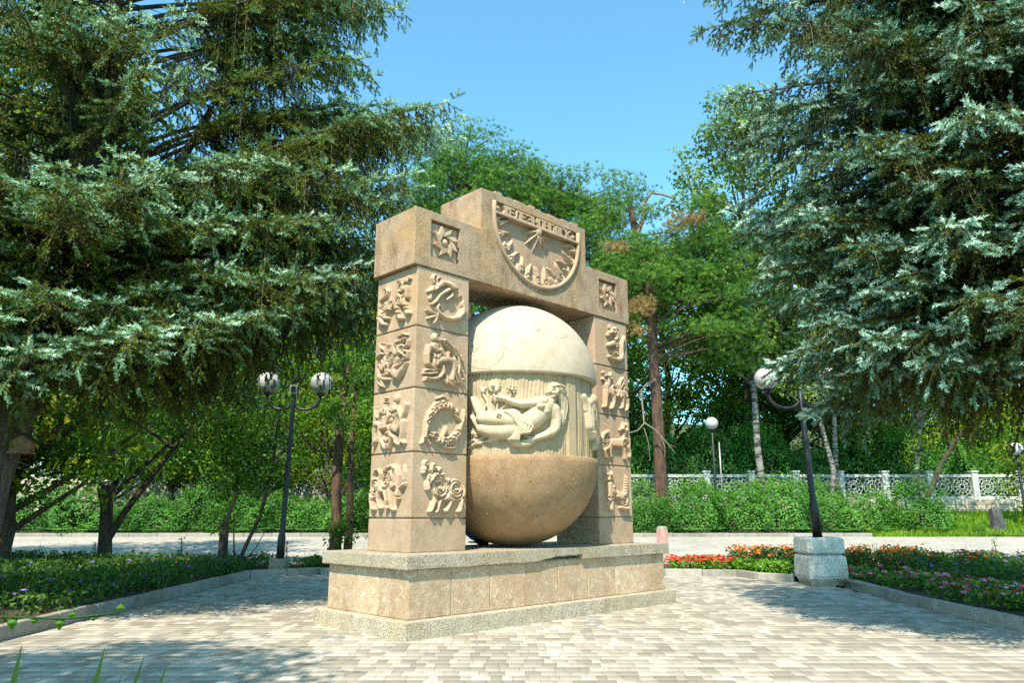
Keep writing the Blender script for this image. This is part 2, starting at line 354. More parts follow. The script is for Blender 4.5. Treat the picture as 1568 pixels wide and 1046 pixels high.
pl = MB(); pl.bm.faces.new([pl.bm.verts.new(v) for v in ((-5.0, 2.4, -0.012), (5.5, 2.4, -0.012), (5.5, 15.9, -0.012), (-5.0, 15.9, -0.012))])
plaza = tag(pl.build('plaza', M['sand']), 'paved square of small beige and grey blocks', kind='structure')
px_ = np.linspace(-45, 45, 31); py_ = np.array([17.9, 19.5, 21.5, 24, 26.6])
AX, AY = np.meshgrid(px_, py_)
path = tag(add_mesh('path', fast_mesh('path', np.stack([AX, AY, terr(AX, AY)+0.012], -1).reshape(-1, 3), grid_faces(5, 31)), M['path']), 'wide paved path crossing behind the flower beds', kind='structure')
# pavers: rows across the square, three lengths
rp = random.Random(5)
ROW = 0.163; LENS = [0.08, 0.12, 0.16]
def paver_mesh(w):
    g = 0.0011; c = 0.0016; h = 0.012
    x, y = w/2-g, ROW/2-g
    V = [(-x, -y, -h), (x, -y, -h), (x, y, -h), (-x, y, -h), (-x, -y, -c), (x, -y, -c), (x, y, -c), (-x, y, -c), (-x+c, -y+c, 0), (x-c, -y+c, 0), (x-c, y-c, 0), (-x+c, y-c, 0)]
    F = [(8, 9, 10, 11)] + [(a, (a+1) % 4, (a+1) % 4+4, a+4) for a in range(4)] + [(a+4, (a+1) % 4+4, (a+1) % 4+8, a+8) for a in range(4)]
    return np.array(V), np.array(F)
pm = {}
for w in LENS:
    V, F = paver_mesh(w); pm[w] = fast_mesh('paver', V, F); pm[w].materials.append(M['paver_one'])
fieldV, fieldF, nv, singles = [], [], 0, 0
y = 2.5
while y < 15.85:
    x = -4.97 + rp.uniform(0, 0.1)
    while x < 5.42:
        w = rp.choice([0.08, 0.12, 0.12, 0.16, 0.16]); cx = x + w/2; x += w
        loc = (cx, y, 0.004 + rp.uniform(-0.0006, 0.0006))
        if singles < 300 and y > 5.3 and abs(cx) < 0.70*y:
            o = add_mesh('paver', pm[w], None, plaza, loc); singles += 1
        else:
            V, F = paver_mesh(w); fieldV.append(V + loc); fieldF.append(F + nv); nv += len(V)
    y += ROW
tag(add_mesh('paver_field', fast_mesh('paver_field', np.concatenate(fieldV), np.concatenate(fieldF)), M['paver'], plaza), kind='stuff')
# ------------------------------------------------------------------ the monument
YAW = 0.7823
MLOC = (-1.031, 7.680, 0)
mon = empty('zodiac_monument', MLOC, YAW)
tag(mon, 'tall sandstone gate monument with carved zodiac blocks and a sundial over the globe', 'monument')
SX, SY = 4.683, 1.708
Z1, ZC, ZT = 0.18, 0.665, 0.804
b = MB(); b.box(0, SX, 0, SY, -0.05, Z1, 0.012); b.build('base_step', M['cap'], mon)
b = MB(); b.box(0.109, SX-0.109, 0.112, SY-0.112, Z1-0.02, ZC+0.01); b.build('plinth_core', M['cap'], mon)
# facing slabs, eight along the long sides and three on the short ones
def slab_mesh(w, h, t):
    return MB().box(-w/2, w/2, -t, 0, 0, h, 0.007).mesh('facing_slab')
nx, D0, D1 = 8, 0.103, 0.106
w = (SX-2*D0)/nx; sm = slab_mesh(w-0.012, ZC-Z1-0.006, 0.03); sm.materials.append(M['plinth'])
for i in range(nx):
    xx = D0+w*(i+0.5)
    add_mesh('facing_slab', sm, None, mon, (xx, D1+0.03, Z1+0.003))
    add_mesh('facing_slab', sm, None, mon, (xx, SY-D1-0.03, Z1+0.003), (0, 0, math.pi))
w2 = (SY-2*D1)/3; sm2 = slab_mesh(w2-0.012, ZC-Z1-0.006, 0.03); sm2.materials.append(M['plinth'])
for i in range(3):
    yy = D1+w2*(i+0.5)
    add_mesh('facing_slab', sm2, None, mon, (D0+0.03, yy, Z1+0.003), (0, 0, -math.pi/2))
    add_mesh('facing_slab', sm2, None, mon, (SX-D0-0.03, yy, Z1+0.003), (0, 0, math.pi/2))
# cap slab; its lower lip has broken away along part of the front
KX, KY = 0.037, 0.060
b = MB()
rc = random.Random(2)
ptsf = [(KX, ZC)]
for t in np.linspace(0.3, 1.88, 9): ptsf.append((t, ZC + rc.uniform(-0.004, 0.004)))
ptsf += [(1.96, 0.668), (2.06, 0.688), (2.17, 0.697), (2.26, 0.716), (2.38, 0.711), (2.5, 0.719), (2.62, 0.712), (2.74, 0.722), (2.752, 0.690), (2.757, 0.664)]
for t in np.linspace(2.95, SX-KX-0.2, 8): ptsf.append((t, ZC + rc.uniform(-0.003, 0.003)))
ptsf += [(SX-KX, ZC), (SX-KX, ZT-0.012), (SX-KX-0.006, ZT), (KX+0.006, ZT), (KX, ZT-0.012)]
b.prism(ptsf, KY, KY+0.16)
b.box(KX, SX-KX, KY+0.1602, SY-KY, ZC, ZT, 0.006)
b.build('plinth_cap', M['cap'], mon)

# ---- relief carving: raised strokes and bosses turned into a height surface
class Relief:
    def __init__(s, W, H, n=84, depth=0.075, ps=1.0, rs=1.0):
        s.W, s.H, s.d, s.ps, s.rs = W, H, depth, ps, rs; s.gs = 1.35 if rs < 1 else 1.0
        s.nx = n; s.ny = max(8, int(n*H/W))
        s.X, s.Y = np.meshgrid(np.linspace(0, W, s.nx), np.linspace(0, H, s.ny))
        s.h = np.zeros_like(s.X); s.cut = np.zeros_like(s.X)
    def seg(s, a, b, ra, rb):
        ax, ay = a; bx, by = b; dx, dy = bx-ax, by-ay; L = dx*dx+dy*dy+1e-12
        t = np.clip(((s.X-ax)*dx+(s.Y-ay)*dy)/L, 0, 1)
        return np.hypot(s.X-ax-t*dx, s.Y-ay-t*dy), ra+(rb-ra)*t
    def P(s, p): return ((0.5+(p[0]-0.5)*s.ps)*s.W, (0.5+(p[1]-0.5)*s.ps)*s.H)
    def t(s, *pts, h=1.0):
        """limb: (x, y, r) points joined by rounded tapering strokes"""
        for a, b in zip(pts, pts[1:] if len(pts) > 1 else pts):
            d, r = s.seg(s.P(a), s.P(b), a[2]*s.W*s.rs, b[2]*s.W*s.rs)
            if s.rs < 1:      # flat-topped carving with a rounded arris
                e = np.clip((r-d)/np.minimum(r, 0.030*s.W), 0, 1)
                q = (np.sqrt(1-(1-e)**2)*0.86 + 0.14*np.clip(1-(d/r)**2, 0, 1)) * s.d * h * np.minimum(1, 0.62+r/(0.12*s.W))
            else: q = np.clip(1-(d/r)**2, 0, 1)**0.42 * s.d * h * np.minimum(1, 0.45+r/(0.10*s.W))
            s.h = np.maximum(s.h, q)
        return s
    def e(s, x, y, rx, ry, rot=0, h=1.0):
        c, n = math.cos(rot), math.sin(rot); px, py = s.P((x, y)); dx, dy = s.X-px, s.Y-py; rx *= 0.5+0.5*s.rs; ry *= 0.5+0.5*s.rs; rx *= s.ps; ry *= s.ps
        u = (dx*c+dy*n)/(rx*s.W); v = (-dx*n+dy*c)/(ry*s.W)
        if s.rs < 1:
            k = np.sqrt(u*u+v*v); e = np.clip((1-k)*min(rx, ry)/0.034, 0, 1)
            q = (np.sqrt(1-(1-e)**2)*0.8 + 0.2*np.clip(1-k*k, 0, 1)) * s.d * h * 0.80
        else: q = np.clip(1-u*u-v*v, 0, 1)**0.42 * s.d * h
        s.h = np.maximum(s.h, q); return s
    def g(s, *pts, r=0.012, d=0.3):
        """incised line"""
        for a, b in zip(pts, pts[1:] if len(pts) > 1 else pts):
            dd, rr = s.seg(s.P(a), s.P(b), r*s.W*s.gs, r*s.W*s.gs)
            s.cut = np.maximum(s.cut, np.exp(-(dd/rr)**2)*d*s.d*(1.35 if s.rs < 1 else 1.0))
        return s
    def spiral(s, x, y, rad, turns=2.2, r=0.011, d=0.4, ph=0.0, sg=1):
        n = int(turns*14); k = np.linspace(0, 1, n)
        an = ph+sg*k*turns*2*np.pi; q = [(x+rad*(0.12+0.88*t)*math.cos(a), y+rad*s.W/s.H*(0.12+0.88*t)*math.sin(a)) for t, a in zip(k, an)]
        return s.g(*q, r=r, d=d)
    def ring(s, x, y, rad, r=0.011, d=0.4):
        return s.g(*[(x+rad*math.cos(a), y+rad*s.W/s.H*math.sin(a)) for a in np.linspace(0, 2*np.pi, 17)], r=r, d=d)
    def eye(s, x, y, q=0.028): return s.ring(x, y, q, 0.009, 0.5).g((x, y), r=0.010, d=0.45)
    def mesh(s, name, mapf=None, seed=1):
        rg = np.random.default_rng(seed)
        sm_ = lambda q: (lambda e: (e[:-2]+2*e[1:-1]+e[2:])/4)(np.pad(q, ((1, 1), (0, 0)), 'edge'))
        s.h = sm_(sm_(s.h).T).T; s.h = np.where(s.h < 0.004, 0, s.h)
        h = s.h*(1+rg.normal(0, 0.005, s.h.shape)) - np.where(s.h > 0.01, s.cut, 0)
        h = np.where(s.h > 0, np.maximum(h, 0.004), 0)
        ins = h > 0
        ins2 = ins.copy(); ins2[1:] |= ins[:-1]; ins2[:-1] |= ins[1:]; ins2[:, 1:] |= ins[:, :-1]; ins2[:, :-1] |= ins[:, 1:]
        keep = (ins2[:-1, :-1] & ins2[1:, :-1] & ins2[:-1, 1:] & ins2[1:, 1:])
        Z = np.where(ins, h, -0.004)
        V = np.stack([s.X, -Z, s.Y], -1) if mapf is None else mapf(s.X, s.Y, Z)
        V = V.reshape(-1, 3); F = grid_faces(s.ny, s.nx)[keep.ravel()]
        u, inv = np.unique(F, return_inverse=True)
        return fast_mesh(name, V[u], inv.reshape(F.shape), smooth=True)

def capricorn(r):
    r.t((.40,.82,.055),(.55,.83,.075),(.68,.78,.085),(.79,.67,.095),(.86,.52,.085),(.86,.38,.075),(.77,.26,.07),(.62,.2,.062),(.48,.21,.055),(.38,.26,.05),(.33,.33,.045),(.36,.40,.04),(.42,.38,.03),(.43,.32,.022))
    r.t((.42,.80,.06),(.30,.70,.075),(.17,.60,.045)).t((.20,.58,.028),(.20,.48,.03),(.23,.46,.018))
    r.t((.27,.78,.03),(.24,.85,.03),(.27,.92,.026),(.32,.93,.018)).t((.33,.79,.03),(.31,.85,.032),(.36,.90,.026),(.40,.87,.018)).t((.37,.76,.03),(.45,.77,.035))
    r.t((.62,.77,.06),(.48,.66,.05),(.38,.58,.042),(.31,.46,.038),(.25,.40,.045),h=1.05).t((.70,.70,.06),(.60,.60,.045),(.52,.53,.03)).t((.42,.59,.03),(.34,.52,.03),(.30,.44,.03))
    r.t((.34,.22,.04),(.24,.24,.035),(.13,.26,.012)).t((.33,.20,.04),(.22,.15,.04),(.16,.12,.015)).t((.34,.2,.04),(.30,.10,.045),(.27,.05,.02))
    r.eye(.26,.71).spiral(.69,.66,.05).spiral(.76,.57,.05).g((.82,.45),(.80,.36),(.73,.29),(.60,.25),(.48,.25),r=.012,d=.45).g((.45,.86),(.55,.885),(.64,.86),r=.01,d=.35).g((.56,.76),(.66,.72),(.72,.74),r=.01,d=.4).g((.17,.56),(.28,.62),r=.009,d=.4)
    for k in range(5): r.g((.44+k*.045,.88),(.46+k*.045,.85),r=.008,d=.4)
def aquarius(r):
    r.e(.33,.86,.085,.1,h=1.0).t((.33,.80,.05),(.36,.74,.04)).t((.30,.70,.11),(.36,.58,.10),(.33,.42,.095),h=.95)
    r.t((.20,.68,.07),(.17,.54,.06),(.18,.40,.055),(.34,.31,.045)).t((.42,.66,.07),(.50,.55,.055),(.56,.53,.045),(.58,.65,.04))
    r.t((.44,.85,.03),(.50,.83,.07),(.60,.76,.08),(.68,.68,.06)).t((.58,.79,.04),(.70,.74,.045),(.80,.63,.035),(.85,.55,.035))
    r.t((.66,.70,.05),(.76,.58,.055),(.80,.46,.05),(.78,.32,.05),(.82,.20,.045),(.88,.13,.035)).t((.70,.62,.04),(.73,.45,.04),(.72,.28,.04),(.78,.14,.03))
    for q in ((.85,.63),(.88,.55),(.88,.36),(.89,.22),(.87,.13)): r.e(*q,.035,.035)
    r.t((.40,.48,.08),(.55,.52,.075),(.67,.52,.07),(.69,.36,.06),(.66,.19,.055),(.72,.13,.045)).t((.43,.46,.06),(.49,.30,.06),(.42,.20,.05),(.30,.15,.05),(.15,.15,.035),(.14,.10,.02))
    r.t((.36,.26,.04),(.22,.22,.045),(.12,.22,.03)).t((.30,.29,.04),(.18,.29,.03),(.12,.26,.02)).t((.50,.16,.05),(.62,.12,.05),(.76,.08,.04),h=.7).t((.56,.22,.05),(.56,.12,.05))
    r.g((.45,.44),(.44,.30),(.36,.22),(.2,.18),r=.011,d=.5).g((.50,.42),(.54,.28),(.46,.17),r=.011,d=.5).g((.28,.62),(.33,.59),(.40,.61),r=.012,d=.45).g((.34,.58),(.33,.44),r=.01,d=.35).g((.30,.50),(.38,.50),r=.008,d=.3)
    r.g((.74,.60),(.77,.46),(.75,.30),(.81,.17),r=.01,d=.5).g((.50,.82),(.64,.71),(.74,.55),r=.01,d=.4).g((.37,.86),(.42,.84),r=.01,d=.5).g((.38,.82),(.42,.81),r=.01,d=.5).g((.30,.80),(.36,.78),r=.012,d=.5).g((.56,.47),(.62,.45),(.64,.30),r=.01,d=.4)
    r.eye(.37,.88,.02)
def pisces(r):
    r.t((.80,.65,.035),(.73,.72,.075),(.62,.78,.095),(.50,.80,.10),(.37,.74,.095),(.27,.62,.085),(.21,.48,.07),(.18,.34,.05),(.17,.24,.04)).t((.17,.25,.035),(.11,.11,.035)).t((.18,.25,.035),(.25,.11,.035)).t((.15,.2,.03),(.2,.2,.03))
    r.t((.38,.88,.02),(.50,.93,.03),(.60,.88,.035)).t((.24,.27,.05),(.34,.25,.095),(.45,.19,.105),(.57,.17,.105),(.69,.22,.095),(.79,.33,.08),(.85,.46,.055),(.88,.54,.045)).t((.88,.52,.035),(.78,.60,.04),(.73,.64,.02)).t((.89,.52,.04),(.91,.66,.035),(.92,.76,.012))
    r.t((.50,.26,.03),(.55,.36,.045),(.57,.42,.03)).t((.50,.09,.03),(.62,.07,.03),(.74,.08,.02))
    r.eye(.705,.74,.035).eye(.36,.23,.035).g((.63,.87),(.61,.78),(.63,.70),r=.012,d=.5).g((.44,.30),(.46,.2),(.43,.10),r=.012,d=.5).g((.22,.285),(.30,.27),r=.01,d=.5)
    for q in ((.53,.80),(.44,.78),(.36,.73),(.29,.65),(.25,.55),(.22,.46),(.54,.17),(.63,.19),(.71,.25),(.78,.34)): r.ring(*q,.030,.008,.4)
    for q in ((.56,.84),(.47,.83),(.38,.80),(.28,.71),(.5,.12),(.6,.12),(.7,.17)): r.ring(*q,.022,.008,.35)
    for k in range(5): r.g((.44+k*.05,.95),(.47+k*.05,.88),r=.007,d=.35).g((.12+k*.028,.2),(.11+k*.033,.1),r=.006,d=.35)
def aries(r):
    r.e(.66,.47,.26,.17,0,.95).e(.46,.47,.19,.20,0,1.05).e(.78,.46,.17,.175,0,1.05).t((.42,.40,.14),(.40,.30,.09)).t((.5,.33,.1),(.85,.32,.09),h=.9)
    r.t((.36,.60,.10),(.27,.62,.08),(.24,.50,.06),(.24,.44,.05),h=1.1)
    for q in ((.21,.84,.075),(.17,.75,.055),(.16,.70,.035),(.36,.80,.075),(.29,.75,.06),(.30,.71,.04),(.47,.75,.06),(.51,.68,.055),(.50,.63,.035)): r.e(q[0],q[1],q[2],q[2],0,1.1)
    r.t((.34,.68,.035),(.42,.67,.045),(.45,.64,.02),h=1.1)
    for a,c in (((.37,.26,.06),(.32,.11,.045)),((.47,.25,.045),(.43,.10,.035)),((.69,.26,.045),(.62,.12,.04)),((.89,.26,.055),(.87,.11,.045))): r.t(a,c).t((c[0],c[1],c[2]),(c[0]-.03,c[1]-.025,.045))
    r.spiral(.46,.47,.13,2.4).ring(.46,.47,.165,.012,.5).ring(.46,.46,.055,.01,.5).spiral(.78,.45,.13,2.4,ph=1).ring(.78,.46,.15,.012,.45).ring(.78,.46,.05,.01,.5)
    r.spiral(.265,.63,.035,1.3,.009).g((.24,.58),(.27,.48),r=.01,d=.4).spiral(.21,.84,.05,1.2,.009,.35).spiral(.36,.80,.05,1.2,.009,.35).spiral(.48,.74,.04,1.2,.009,.35)
    for k in range(7): r.g((.38+k*.012,.33),(.37+k*.014,.26),r=.006,d=.35)
    for k in range(6): r.g((.70+k*.035,.31),(.69+k*.035,.25),r=.007,d=.35)
    r.t((.93,.5,.03),(.95,.42,.03),(.93,.33,.02))
def leo(r):
    r.e(.72,.69,.12,.13,0,1.15).e(.70,.60,.16,.17,0,.95).e(.72,.77,.15,.12,0,.85).t((.62,.62,.09),(.68,.46,.09),(.70,.40,.05),h=.95).t((.84,.66,.06),(.83,.5,.06))
    r.t((.58,.83,.04),(.60,.86,.025)).t((.86,.85,.045),(.88,.82,.03)).e(.69,.63,.055,.045,0,1.35)
    r.t((.60,.47,.14),(.46,.44,.13),(.30,.43,.14)).e(.21,.38,.15,.17,0,1.05).t((.17,.36,.09),(.11,.26,.07),(.24,.13,.055),(.29,.12,.05)).t((.26,.30,.06),(.26,.24,.05),(.35,.22,.045))
    r.t((.57,.40,.09),(.62,.26,.07),(.68,.15,.06),(.74,.14,.05)).t((.76,.44,.08),(.81,.32,.065),(.86,.20,.055),(.90,.20,.045))
    r.t((.12,.46,.025),(.10,.58,.028),(.20,.61,.028),(.29,.65,.03),(.32,.72,.032),(.27,.78,.035),(.21,.78,.035))
    r.eye(.66,.73,.03).eye(.79,.72,.03).g((.66,.6),(.71,.58),(.76,.6),r=.011,d=.5).g((.72,.72),(.70,.64),r=.008,d=.35).spiral(.47,.45,.09,2.2).spiral(.22,.40,.10,2.2,ph=2)
    for k in range(8): a=2.6+k*.38; r.g((.71+.13*math.cos(a),.63+.14*math.sin(a)),(.71+.2*math.cos(a),.62+.2*math.sin(a)),r=.009,d=.45)
    for q in ((.60,.30),(.63,.22),(.80,.32),(.83,.26)): r.g((q[0]-.04,q[1]),(q[0]+.04,q[1]+.02),r=.009,d=.4)
def cancer(r):
    r.e(.50,.58,.26,.16,.65,1.0).e(.66,.66,.17,.11,.2,1.05).t((.40,.54,.14),(.28,.46,.13),(.19,.40,.11),(.15,.32,.09),(.20,.24,.08))
    r.t((.20,.26,.05),(.16,.16,.05),(.26,.08,.035)).t((.22,.24,.05),(.34,.27,.05),(.40,.28,.03)).t((.22,.23,.05),(.34,.19,.055),(.42,.18,.035)).t((.2,.24,.04),(.28,.13,.04),(.30,.06,.025))
    r.t((.33,.64,.05),(.34,.74,.05),(.38,.80,.03)).t((.32,.70,.045),(.22,.76,.06),(.17,.83,.045),(.24,.84,.03)).t((.28,.64,.035),(.22,.66,.05),(.12,.62,.05),(.10,.58,.035))
    r.t((.58,.72,.045),(.60,.79,.05),(.72,.80,.06),(.82,.83,.03)).t((.60,.80,.05),(.66,.88,.04),(.78,.91,.04),(.85,.88,.02))
    r.t((.78,.66,.045),(.88,.70,.04),(.90,.78,.035)).t((.80,.62,.04),(.90,.58,.035),(.88,.48,.03),(.76,.44,.03)).t((.72,.60,.04),(.84,.52,.03),(.78,.47,.02))
    r.t((.48,.44,.05),(.56,.50,.05),(.64,.50,.04),(.60,.42,.05)).t((.58,.38,.06),(.56,.28,.10),(.66,.22,.11),(.78,.30,.07),(.87,.40,.03)).t((.58,.36,.06),(.70,.38,.05),(.80,.42,.02))
    r.t((.42,.42,.03),(.40,.34,.03),(.48,.30,.02)).t((.34,.38,.03),(.34,.32,.025))
    r.spiral(.48,.55,.09,2.0).spiral(.42,.50,.06,1.6,ph=2).eye(.74,.66,.03)
    for k in range(4): r.g((.36-k*.055,.60-k*.065),(.40-k*.05,.44-k*.055),r=.011,d=.5)
    r.g((.58,.72),(.63,.60),(.56,.48),r=.011,d=.45).g((.6,.84),(.74,.85),r=.012,d=.6).g((.64,.33),(.8,.4),r=.014,d=.6)
def gemini(r):
    for hx,hy in ((.37,.86),(.63,.88)): r.e(hx,hy,.075,.095,0,1.0)
    r.t((.37,.78,.04),(.36,.72,.05)).t((.62,.79,.04),(.61,.74,.05)).t((.36,.69,.10),(.36,.56,.09),(.36,.45,.09)).t((.60,.69,.115),(.58,.56,.10),(.58,.42,.10))
    r.t((.28,.70,.055),(.19,.58,.05),(.14,.62,.04),(.10,.74,.04),(.11,.78,.035)).t((.44,.70,.05),(.47,.58,.045),(.44,.5,.04)).t((.72,.70,.06),(.79,.56,.055),(.80,.50,.05),(.87,.62,.045),(.91,.74,.045),(.9,.77,.04)).t((.52,.68,.05),(.5,.58,.04))
    r.t((.34,.42,.08),(.15,.50,.07),(.11,.34,.06),(.13,.20,.055),(.08,.14,.045)).t((.38,.42,.07),(.24,.40,.06),(.28,.22,.05),(.40,.07,.05)).t((.58,.40,.09),(.70,.34,.08),(.84,.46,.075),(.83,.30,.06),(.80,.17,.055),(.87,.12,.045))
    r.t((.52,.38,.07),(.52,.28,.06),(.66,.22,.06),(.68,.14,.055),(.76,.10,.04)).t((.48,.42,.06),(.58,.24,.05),(.50,.07,.05)).e(.43,.24,.13,.13,0,.85).e(.43,.15,.08,.09,0,.9)
    r.t((.2,.62,.06),(.22,.54,.05)).ring(.21,.6,.04,.009,.4)
    r.eye(.39,.27,.025).eye(.47,.27,.025).g((.38,.17),(.43,.15),(.48,.17),r=.01,d=.5).g((.43,.26),(.43,.19),r=.008,d=.4)
    for y in (.89,.86,.82): r.g((.36,y),(.43,y),r=.010,d=.5)
    r.g((.52,.66),(.59,.62),(.66,.65),r=.011,d=.4).g((.58,.62),(.57,.48),r=.009,d=.35).g((.30,.62),(.40,.62),r=.01,d=.4).ring(.57,.52,.05,.01,.4).g((.38,.70),(.34,.55),(.30,.44),r=.009,d=.4)
    for k in range(4): r.g((.13+k*.03,.44),(.12+k*.025,.26),r=.008,d=.35)
def taurus(r):
    r.e(.47,.55,.17,.21,0,1.05).e(.19,.47,.17,.20,0,1.0).t((.22,.47,.15),(.46,.50,.15)).t((.42,.70,.06),(.48,.79,.055),(.60,.81,.06),(.70,.76,.075),(.76,.64,.085),(.76,.52,.08)).t((.5,.66,.10),(.62,.70,.10),(.68,.58,.09),h=.85).t((.45,.6,.1),(.6,.5,.1),h=.9)
    r.t((.74,.50,.09),(.76,.40,.08),(.77,.30,.06),h=1.1).t((.86,.48,.025),(.90,.58,.035),(.91,.70,.03),(.88,.82,.012)).t((.82,.46,.04),(.90,.50,.04),(.92,.53,.02)).t((.70,.5,.03),(.64,.53,.03))
    r.t((.30,.60,.03),(.31,.70,.03),(.25,.77,.032),(.16,.76,.03),(.12,.68,.028),(.10,.55,.025),(.07,.42,.035),(.05,.36,.03))
    for p in (((.13,.36,.09),(.10,.26,.06),(.13,.14,.05)),((.28,.38,.07),(.28,.28,.055),(.32,.16,.05)),((.46,.38,.06),(.50,.26,.05),(.48,.16,.045)),((.55,.44,.09),(.60,.28,.065),(.64,.13,.055))): r.t(*p).t((p[2][0],p[2][1],p[2][2]),(p[2][0]+.04,p[2][1]-.02,.045))
    r.spiral(.46,.57,.13,2.0).ring(.46,.57,.12,.012,.45).ring(.46,.57,.05,.01,.5).spiral(.19,.48,.12,2.4,ph=2).g((.46,.67),(.46,.47),r=.01,d=.4).g((.36,.57),(.56,.57),r=.01,d=.4)
    r.eye(.735,.44,.03).g((.62,.78),(.66,.64),(.66,.52),r=.011,d=.45).g((.70,.74),(.72,.62),(.72,.52),r=.01,d=.4).g((.72,.31),(.8,.31),r=.009,d=.45).g((.05,.40),(.18,.34),r=.01,d=.45)
def scorpio(r):
    r.t((.56,.80,.085),(.46,.74,.08),(.35,.66,.05)).t((.58,.86,.05),(.66,.84,.045)).t((.42,.84,.03),(.42,.9,.025)).t((.62,.76,.05),(.64,.68,.05),(.62,.62,.04))
    r.t((.60,.62,.05),(.58,.52,.10),(.46,.48,.085),(.36,.44,.06)).t((.62,.44,.06),(.66,.36,.05)).e(.58,.32,.12,.13,0,1.1).t((.38,.19,.05),(.50,.17,.085),(.64,.16,.085),(.76,.20,.06),(.79,.30,.055),(.79,.45,.05),(.80,.56,.045),(.87,.68,.035),(.90,.75,.012))
    r.eye(.52,.78,.03).g((.36,.69),(.5,.70),r=.01,d=.5).spiral(.58,.53,.055,1.8).spiral(.58,.32,.085,2.2).ring(.58,.32,.1,.01,.4).g((.42,.19),(.62,.2),r=.01,d=.4)
def dog(r):
    r.t((.22,.80,.06),(.32,.80,.06)).e(.29,.74,.10,.11,0,1.1).t((.30,.68,.06),(.31,.62,.045),h=1.2).t((.20,.82,.03),(.15,.86,.025),(.18,.9,.015)).t((.38,.82,.03),(.41,.90,.022)).t((.38,.76,.04),(.45,.73,.03)).t((.18,.74,.03),(.13,.72,.025))
    r.t((.26,.60,.10),(.28,.48,.11)).e(.50,.50,.15,.16,0,1.05).t((.30,.50,.11),(.5,.46,.14),(.76,.46,.13)).e(.84,.46,.12,.15,0,1.0)
    for p in (((.24,.48,.07),(.22,.30,.055),(.20,.16,.05),(.16,.13,.045)),((.46,.42,.07),(.47,.28,.055),(.42,.15,.05),(.38,.12,.05)),((.76,.40,.06),(.76,.28,.05),(.74,.18,.05),(.70,.16,.04)),((.88,.42,.07),(.92,.28,.055),(.90,.16,.05),(.86,.13,.045))): r.t(*p)
    r.t((.70,.58,.05),(.66,.66,.045),(.72,.76,.04),(.80,.83,.04)).t((.72,.62,.035),(.78,.70,.035),(.82,.80,.03)).t((.82,.60,.05),(.90,.58,.04),(.95,.55,.03))
    r.eye(.25,.75,.025).eye(.35,.74,.025).spiral(.5,.52,.085,2.0).g((.62,.58),(.66,.46),(.62,.34),r=.011,d=.45).g((.74,.55),(.80,.44),(.9,.36),r=.011,d=.45).g((.36,.55),(.38,.40),r=.01,d=.4).g((.28,.55),(.30,.36),r=.01,d=.35)
def tiger(r):
    r.e(.80,.79,.12,.10,.3,1.1).t((.74,.76,.06),(.66,.74,.035)).t((.86,.86,.035),(.88,.90,.02)).t((.76,.87,.03),(.76,.9,.02)).t((.84,.72,.09),(.82,.60,.12),(.76,.48,.13)).t((.74,.46,.13),(.50,.45,.12),(.26,.44,.12)).e(.22,.40,.13,.15,0,1.0).t((.9,.6,.06),(.92,.44,.05))
    r.t((.12,.44,.035),(.08,.52,.035),(.12,.61,.045),(.22,.65,.05),(.29,.69,.04),(.25,.78,.03),(.22,.82,.012))
    for p in (((.22,.36,.08),(.12,.28,.055),(.18,.14,.045),(.23,.12,.04)),((.30,.34,.06),(.30,.24,.045),(.34,.15,.04)),((.74,.36,.07),(.76,.26,.05),(.78,.14,.045)),((.88,.40,.07),(.93,.28,.05),(.93,.18,.045))): r.t(*p)
    r.spiral(.76,.45,.09,2.0).eye(.80,.80,.025).g((.68,.74),(.78,.74),r=.009,d=.5)
    for k in range(8): r.g((.34+k*.042,.56),(.36+k*.042,.36),r=.009,d=.45)
    for k in range(5): r.g((.10+k*.02,.30+k*.05),(.26+k*.015,.40+k*.04),r=.009,d=.45)
    for k in range(4): r.g((.76,.60+k*.04),(.9,.58+k*.04),r=.009,d=.4)
def cat(r):
    r.e(.24,.77,.14,.11,0,1.1).t((.13,.84,.03),(.10,.88,.02)).t((.33,.84,.035),(.35,.90,.02)).t((.1,.72,.03),(.07,.73,.02)).t((.26,.66,.08),(.27,.52,.12),(.26,.36,.11)).e(.41,.50,.12,.14,0,1.05)
    r.t((.40,.50,.11),(.52,.42,.12),(.66,.40,.11)).e(.72,.32,.15,.15,0,1.0)
    r.t((.19,.38,.06),(.18,.22,.05),(.17,.15,.055)).t((.31,.38,.065),(.30,.22,.055),(.29,.14,.06)).t((.58,.17,.055),(.70,.15,.06),(.84,.15,.06)).t((.74,.46,.06),(.78,.55,.055),(.79,.66,.045),(.80,.78,.03),(.80,.84,.012))
    r.eye(.19,.78,.03).eye(.31,.78,.03).g((.17,.71),(.24,.69),(.32,.71),r=.011,d=.5).spiral(.41,.50,.09,2.2).ring(.19,.34,.035,.01,.45).ring(.31,.34,.035,.01,.45).spiral(.72,.33,.08,1.8)
    for k in range(6): r.g((.50+k*.03,.52),(.51+k*.03,.34),r=.008,d=.4).g((.73,.5+k*.05),(.83,.51+k*.05),r=.007,d=.35)

